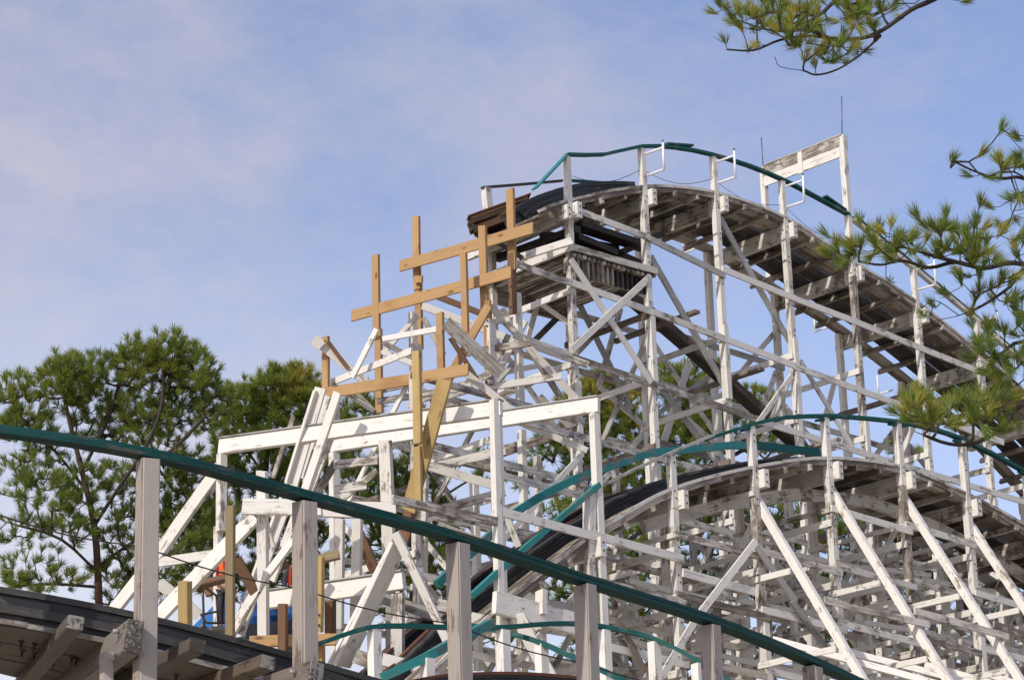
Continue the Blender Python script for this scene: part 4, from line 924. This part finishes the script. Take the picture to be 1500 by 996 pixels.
# tall pine at far left
d = 84
pine('tall open crowned pine at far left, its bare trunk rising above the dark track', d,
     [(148, 1100, d), (145, 880, d), (138, 770, d), (120, 690, d), (100, 610, d), (88, 550, d)],
     [[(138, 770, d), (170, 720, d-1), (210, 660, d-1.5), (235, 600, d-1), (240, 530, d)], [(128, 720, d), (80, 660, d), (30, 610, d+.5)], [(145, 840, d), (90, 790, d-1), (30, 770, d-1)], [(143, 830, d), (200, 790, d+1), (260, 760, d+1)],
      [(146, 860, d), (80, 855, d-.5), (15, 858, d-.5)], [(120, 690, d), (160, 610, d), (180, 540, d)], [(190, 690, d-1), (250, 660, d-1), (300, 610, d-.5)]],
     [(30, 590, d, 40, 45, 34, 0), (90, 560, d, 40, 42, 38, 0), (110, 548, d-.5, 30, 30, 20, 1), (160, 560, d+.5, 42, 45, 36, 1), (205, 530, d, 38, 36, 34, 0), (245, 520, d, 34, 36, 34, 0), (290, 545, d, 30, 38, 28, 0), (270, 590, d+1, 50, 45, 38, 1), (215, 610, d, 45, 40, 30, 1),
      (140, 620, d+1, 50, 40, 22, 1), (60, 640, d, 45, 30, 18, 1), (20, 640, d, 30, 25, 8, 1), (310, 600, d, 28, 40, 22, 1), (240, 670, d, 60, 35, 20, 1), (60, 720, d-1, 50, 35, 18, 1), (30, 780, d-1, 40, 25, 10, 1), (100, 770, d-1, 40, 35, 20, 1), (50, 690, d, 45, 45, 14, 1), (130, 700, d, 40, 40, 14, 1), (250, 800, d, 50, 40, 24, 1), (310, 770, d, 40, 50, 24, 1), (80, 850, d-.5, 60, 18, 14, 0), (20, 852, d-.5, 25, 10, 6, 0), (20, 700, d, 30, 40, 8, 1), (200, 640, d+1, 70, 50, 24, 1), (120, 740, d+1, 60, 50, 16, 1), (40, 820, d, 50, 26, 8, 1), (230, 730, d+1, 50, 60, 22, 1),
      (190, 770, d+1, 50, 40, 22, 1), (260, 760, d+1, 45, 45, 28, 1), (290, 700, d+1, 40, 40, 24, 1), (170, 850, d+.5, 40, 35, 20, 1), (230, 850, d+1, 40, 40, 26, 1), (200, 700, d, 50, 30, 14, 1)],
     .38, 50, .0095, MA, .17, .012, .06, GP)
d = 88
pine('broad dense pine directly behind the left post of the white beam frame', d,
     [(392, 1100, d), (390, 860, d), (388, 720, d), (395, 620, d), (405, 560, d)],
     [[(390, 800, d), (340, 760, d), (310, 720, d)], [(388, 720, d), (440, 670, d), (480, 640, d)], [(390, 700, d), (350, 640, d), (340, 600, d)], [(390, 820, d), (450, 790, d), (500, 760, d)]],
     [(360, 590, d, 30, 36, 34, 0), (400, 572, d, 34, 32, 38, 0), (440, 566, d, 30, 30, 32, 2), (460, 590, d, 34, 32, 30, 0), (345, 630, d, 34, 40, 34, 0), (410, 630, d, 55, 42, 60, 1), (470, 640, d, 40, 40, 36, 1), (330, 690, d, 32, 40, 30, 1), (390, 690, d, 55, 40, 50, 1), (460, 700, d, 50, 45, 46, 1), (340, 770, d, 50, 45, 44, 1), (420, 770, d, 55, 50, 50, 1),
      (300, 830, d, 45, 40, 36, 1), (380, 850, d, 60, 40, 44, 1), (470, 820, d, 50, 55, 40, 1), (520, 700, d, 30, 50, 30, 1), (520, 620, d, 34, 34, 26, 0), (540, 590, d, 22, 24, 14, 0)],
     .38, 50, .0098, MA, .2, .012, .06, GP)
d = 90
pine('thin topped pine whose lone tufts show between the white posts at mid left', d,
     [(600, 1100, d), (602, 900, d), (610, 780, d), (618, 700, d)],
     [[(612, 760, d), (660, 720, d), (705, 690, d), (715, 650, d)], [(606, 830, d), (660, 800, d), (700, 800, d)], [(606, 860, d), (560, 800, d), (540, 760, d)]],
     [(590, 680, d, 36, 40, 36, 0), (560, 720, d, 36, 50, 40, 1), (610, 740, d, 36, 40, 34, 1), (640, 770, d, 40, 40, 34, 1), (580, 790, d, 50, 45, 44, 1), (650, 830, d, 50, 40, 40, 1), (590, 870, d, 60, 40, 40, 1), (675, 672, d, 7, 7, 2, 1), (710, 700, d, 14, 14, 4, 1), (700, 660, d, 10, 8, 2, 1), (640, 700, d, 16, 12, 6, 1), (670, 750, d, 20, 16, 8, 1), (650, 900, d, 50, 35, 24, 1)],
     .38, 48, .0098, MA, .16, .012, .08, GP)
d = 98
pine('bushy yellow green pine seen through the lattice below the scorched crest', d,
     [(900, 1100, d), (905, 800, d), (915, 680, d), (925, 610, d)],
     [[(905, 760, d), (860, 680, d), (850, 600, d)], [(910, 740, d), (980, 650, d), (1010, 570, d)], [(905, 800, d), (1000, 740, d), (1060, 690, d)]],
     [(860, 590, d, 40, 34, 46, 2), (880, 560, d, 22, 14, 12, 0), (920, 590, d, 40, 30, 40, 2), (850, 640, d, 50, 40, 56, 1), (930, 640, d, 55, 40, 60, 0), (1000, 560, d, 40, 30, 40, 0), (1020, 600, d, 45, 40, 50, 0), (1050, 545, d, 16, 18, 10, 1), (1000, 660, d, 55, 40, 56, 1), (860, 710, d, 50, 40, 50, 1), (950, 710, d, 60, 40, 60, 1), (1060, 620, d, 40, 40, 40, 1), (1110, 590, d, 26, 26, 20, 0), (1120, 640, d, 36, 32, 30, 0), (770, 700, d, 30, 20, 12, 1), (800, 660, d, 26, 20, 10, 1)],
     .41, 44, .0108, MA, .2, .013, .09, GP)
d = 104
pine('dark pine low behind the second hill, between its left posts', d,
     [(960, 1200, d), (960, 950, d), (965, 820, d)],
     [[(962, 880, d), (1030, 800, d), (1060, 760, d)], [(962, 880, d), (900, 820, d), (860, 790, d)]],
     [(900, 800, d, 50, 30, 36, 1), (980, 780, d, 60, 50, 70, 1), (1060, 760, d, 60, 50, 70, 1), (870, 860, d, 60, 40, 40, 1), (960, 870, d, 70, 50, 70, 1), (1060, 860, d, 60, 50, 66, 1), (780, 880, d, 60, 40, 34, 1), (740, 950, d, 60, 30, 24, 1), (900, 950, d, 80, 40, 50, 1), (1030, 950, d, 70, 40, 50, 1), (820, 760, d, 40, 30, 18, 1)],
     .44, 40, .0118, MA, .2, .013, .09, GP)
pine('dark pine behind the outrigger legs at lower right', d+2,
     [(1230, 1200, d), (1235, 950, d), (1240, 820, d)],
     [[(1236, 900, d), (1160, 820, d), (1140, 760, d)], [(1236, 900, d), (1310, 820, d), (1340, 780, d)]],
     [(1150, 780, d, 60, 50, 66, 1), (1230, 760, d, 60, 40, 60, 1), (1300, 780, d, 60, 40, 56, 1), (1160, 870, d, 60, 50, 60, 1), (1240, 860, d, 60, 50, 60, 1), (1320, 870, d, 60, 50, 56, 1), (1200, 950, d, 80, 40, 56, 1), (1310, 955, d, 70, 40, 50, 1), (1305, 690, d, 12, 14, 8, 0), (1312, 655, d, 12, 12, 5, 0), (1340, 668, d, 10, 10, 4, 0)],
     .44, 40, .0118, MA, .2, .013, .09, GP)
pine('dark pine at the right edge behind the lattice, under the descending tracks', d+4,
     [(1420, 1200, d), (1425, 950, d), (1430, 820, d)],
     [[(1426, 900, d), (1380, 820, d), (1370, 770, d)], [(1426, 900, d), (1480, 830, d), (1510, 790, d)]],
     [(1380, 800, d, 50, 50, 50, 1), (1440, 800, d, 50, 40, 44, 0), (1500, 840, d, 50, 60, 50, 0), (1400, 880, d, 60, 50, 50, 1), (1480, 920, d, 60, 40, 46, 1), (1400, 960, d, 70, 40, 40, 1)],
     .44, 40, .0118, MA, .2, .013, .09, GP)

# near pine whose limbs reach in from the right
d = 26
near = thing('pine_tree', 'near pine reaching in from the right edge, long needled branches against the sky', 'pine tree', Vector((at(1800, 500, d).x, at(1800, 500, d).y, 0)))
tl = [Vector((near.location.x, near.location.y, 0)), at(1795, 900, d), at(1800, 500, d), at(1812, 200, d), at(1830, -150, d), at(1850, -500, d)]
tube('trunk', near, catmull(tl, 3), [.24-.011*i for i in range(16)], M['bark'], 12)
def zr(x, y): return (1180+x/1.953, 150+y/1.953)
def zt_(x, y): return (1020+x/3.571, y/3.571)
def limb_group(limbs, tuft_px, fill, mi, ln, nper, wid, twig_r, maxr, bd, nameb='branch'):
    Ls = []
    for lb, dd0, dd1 in limbs:
        n = len(lb); Ls.append([np.array(p) for p in catmull([at(u, v, dd0+(dd1-dd0)*i/(n-1)) for i, (u, v) in enumerate(lb)], 4)])
    T_ = [np.array(at(u, v, bd+rng.uniform(-.7, .7))) for u, v in tuft_px]
    for (u, v, ru, rv, n) in fill:
        for _ in range(n): a = rng.uniform(0, 2*math.pi); r = rng.uniform(0, 1)**.5; T_.append(np.array(at(u+ru*r*math.cos(a), v+rv*r*math.sin(a), bd+rng.uniform(-.8, .8))))
    T_ = np.array(T_)
    B, par, rad, ld, nt_ = grow(Ls[0], Ls[1:], T_, maxr, twig_r, maxr*.6)
    D_ = np.array([ld[i]/np.linalg.norm(ld[i])+np.array([0, 0, .6])+rng.normal(size=3)*.2 for i in range(len(T_))]); D_ /= np.linalg.norm(D_, axis=1, keepdims=True)
    b_ = wood_mesh(nameb, B, par, rad, range(len(B)), M['twig'], near, 6)
    half = rng.uniform(size=len(T_)) < mi
    for sel, m in ((np.where(half)[0], 'needle2'), (np.where(~half)[0], 'needle3')):
        if len(sel): V, k = needles(T_[sel], D_[sel], nper, ln, wid, .62); mesh_np('needles', V, k, M[m], near)
# top branch
limb_group([([(1800, -330), (1560, -130), (1440, -40), (1367, 0), (1336, 14), (1292, 45), (1258, 57), (1216, 57), (1188, 53), (1143, 59), (1104, 74), (1065, 73)], 26, 25),
            ([(1420, -30), (1300, -40), (1227, 0), (1202, 22), (1177, 36), (1149, 56)], 25.6, 25), ([(1289, 53), (1261, 80), (1227, 102), (1196, 110), (1177, 104), (1143, 98), (1135, 84)], 25.4, 25), ([(1216, 57), (1180, 44), (1130, 45), (1080, 30)], 25.3, 25)],
           [zt_(x, y) for x, y in [(100, 70), (160, 50), (215, 55), (270, 30), (230, 140), (280, 80), (150, 220), (340, 120), (400, 30), (460, 40), (520, 60), (370, 130), (540, 240), (620, 345), (650, 290), (760, 190), (760, 240), (860, 60), (900, 70), (850, 140), (800, 120), (740, 20), (570, 60), (600, 30), (320, 220), (310, 250), (270, 260), (660, 250), (880, 270), (840, 270), (800, 270), (430, 100), (500, 110), (460, 150), (960, 60), (1040, 20), (1400, 10), (880, 20), (200, 120), (120, 30)]],
           [(1170, 15, 105, 24, 52), (1130, 40, 70, 26, 20), (1270, 25, 50, 22, 18), (1215, 75, 55, 26, 20), (1320, -20, 60, 20, 12)], .42, .19, 62, .0029, .0038, .036, 25.2)
# right hand branches
limb_group([([(1810, 470), (1640, 420), (1540, 398), (1485, 385), (1440, 393), (1400, 384), (1362, 392), (1322, 382), (1290, 388), (1258, 383)], 26, 25.2),
            ([(1640, 400), (1510, 392), (1480, 420), (1440, 447), (1405, 462), (1370, 470), (1345, 482)], 25.8, 25), ([(1700, 330), (1560, 300), (1500, 262), (1465, 262), (1430, 252), (1400, 238)], 26, 25.3), ([(1560, 260), (1500, 222), (1475, 195), (1466, 185)], 25.9, 25.4),
            ([(1800, 700), (1600, 560), (1500, 592), (1470, 625), (1430, 648), (1390, 650), (1340, 632)], 26, 24.8), ([(1600, 520), (1500, 500), (1460, 520), (1425, 500)], 25.8, 25), ([(1420, 389), (1350, 370), (1290, 352)], 25.6, 25.1), ([(1405, 462), (1370, 440), (1350, 452)], 25.3, 25)],
           [zr(x, y) for x, y in [(60, 380), (70, 440), (155, 345), (130, 420), (220, 370), (245, 350), (320, 330), (400, 325), (345, 395), (300, 420), (240, 510), (450, 370), (430, 400), (500, 290), (530, 300), (490, 345), (420, 170), (500, 150), (560, 80), (555, 170), (610, 105), (470, 210), (520, 215), (600, 180), (560, 355), (610, 260), (510, 360), (365, 580), (340, 610), (475, 640), (520, 650), (570, 660), (600, 720), (500, 700), (540, 740), (480, 730), (620, 560), (590, 500), (290, 850), (320, 830), (360, 860), (400, 870), (440, 850), (480, 860), (520, 840), (560, 820), (600, 850), (380, 920), (430, 940), (330, 900), (480, 920), (520, 930), (260, 890), (540, 900), (180, 380), (270, 390), (380, 370), (210, 420), (350, 440), (400, 420), (600, 330), (640, 300), (640, 200), (640, 100)]],
           [(1300, 358, 60, 24, 18), (1250, 370, 40, 22, 10), (1380, 350, 60, 26, 18), (1450, 350, 50, 40, 18), (1480, 270, 40, 40, 14), (1400, 380, 60, 24, 12), (1470, 510, 40, 50, 26), (1390, 605, 65, 24, 34), (1460, 600, 50, 36, 28), (1345, 600, 25, 26, 12), (1430, 430, 60, 34, 10), (1475, 440, 30, 40, 6), (1520, 450, 40, 120, 24)], .22, .20, 78, .0029, .0038, .036, 25.2)

# ------------------------------------------------------------------ sizes and custom ids end here
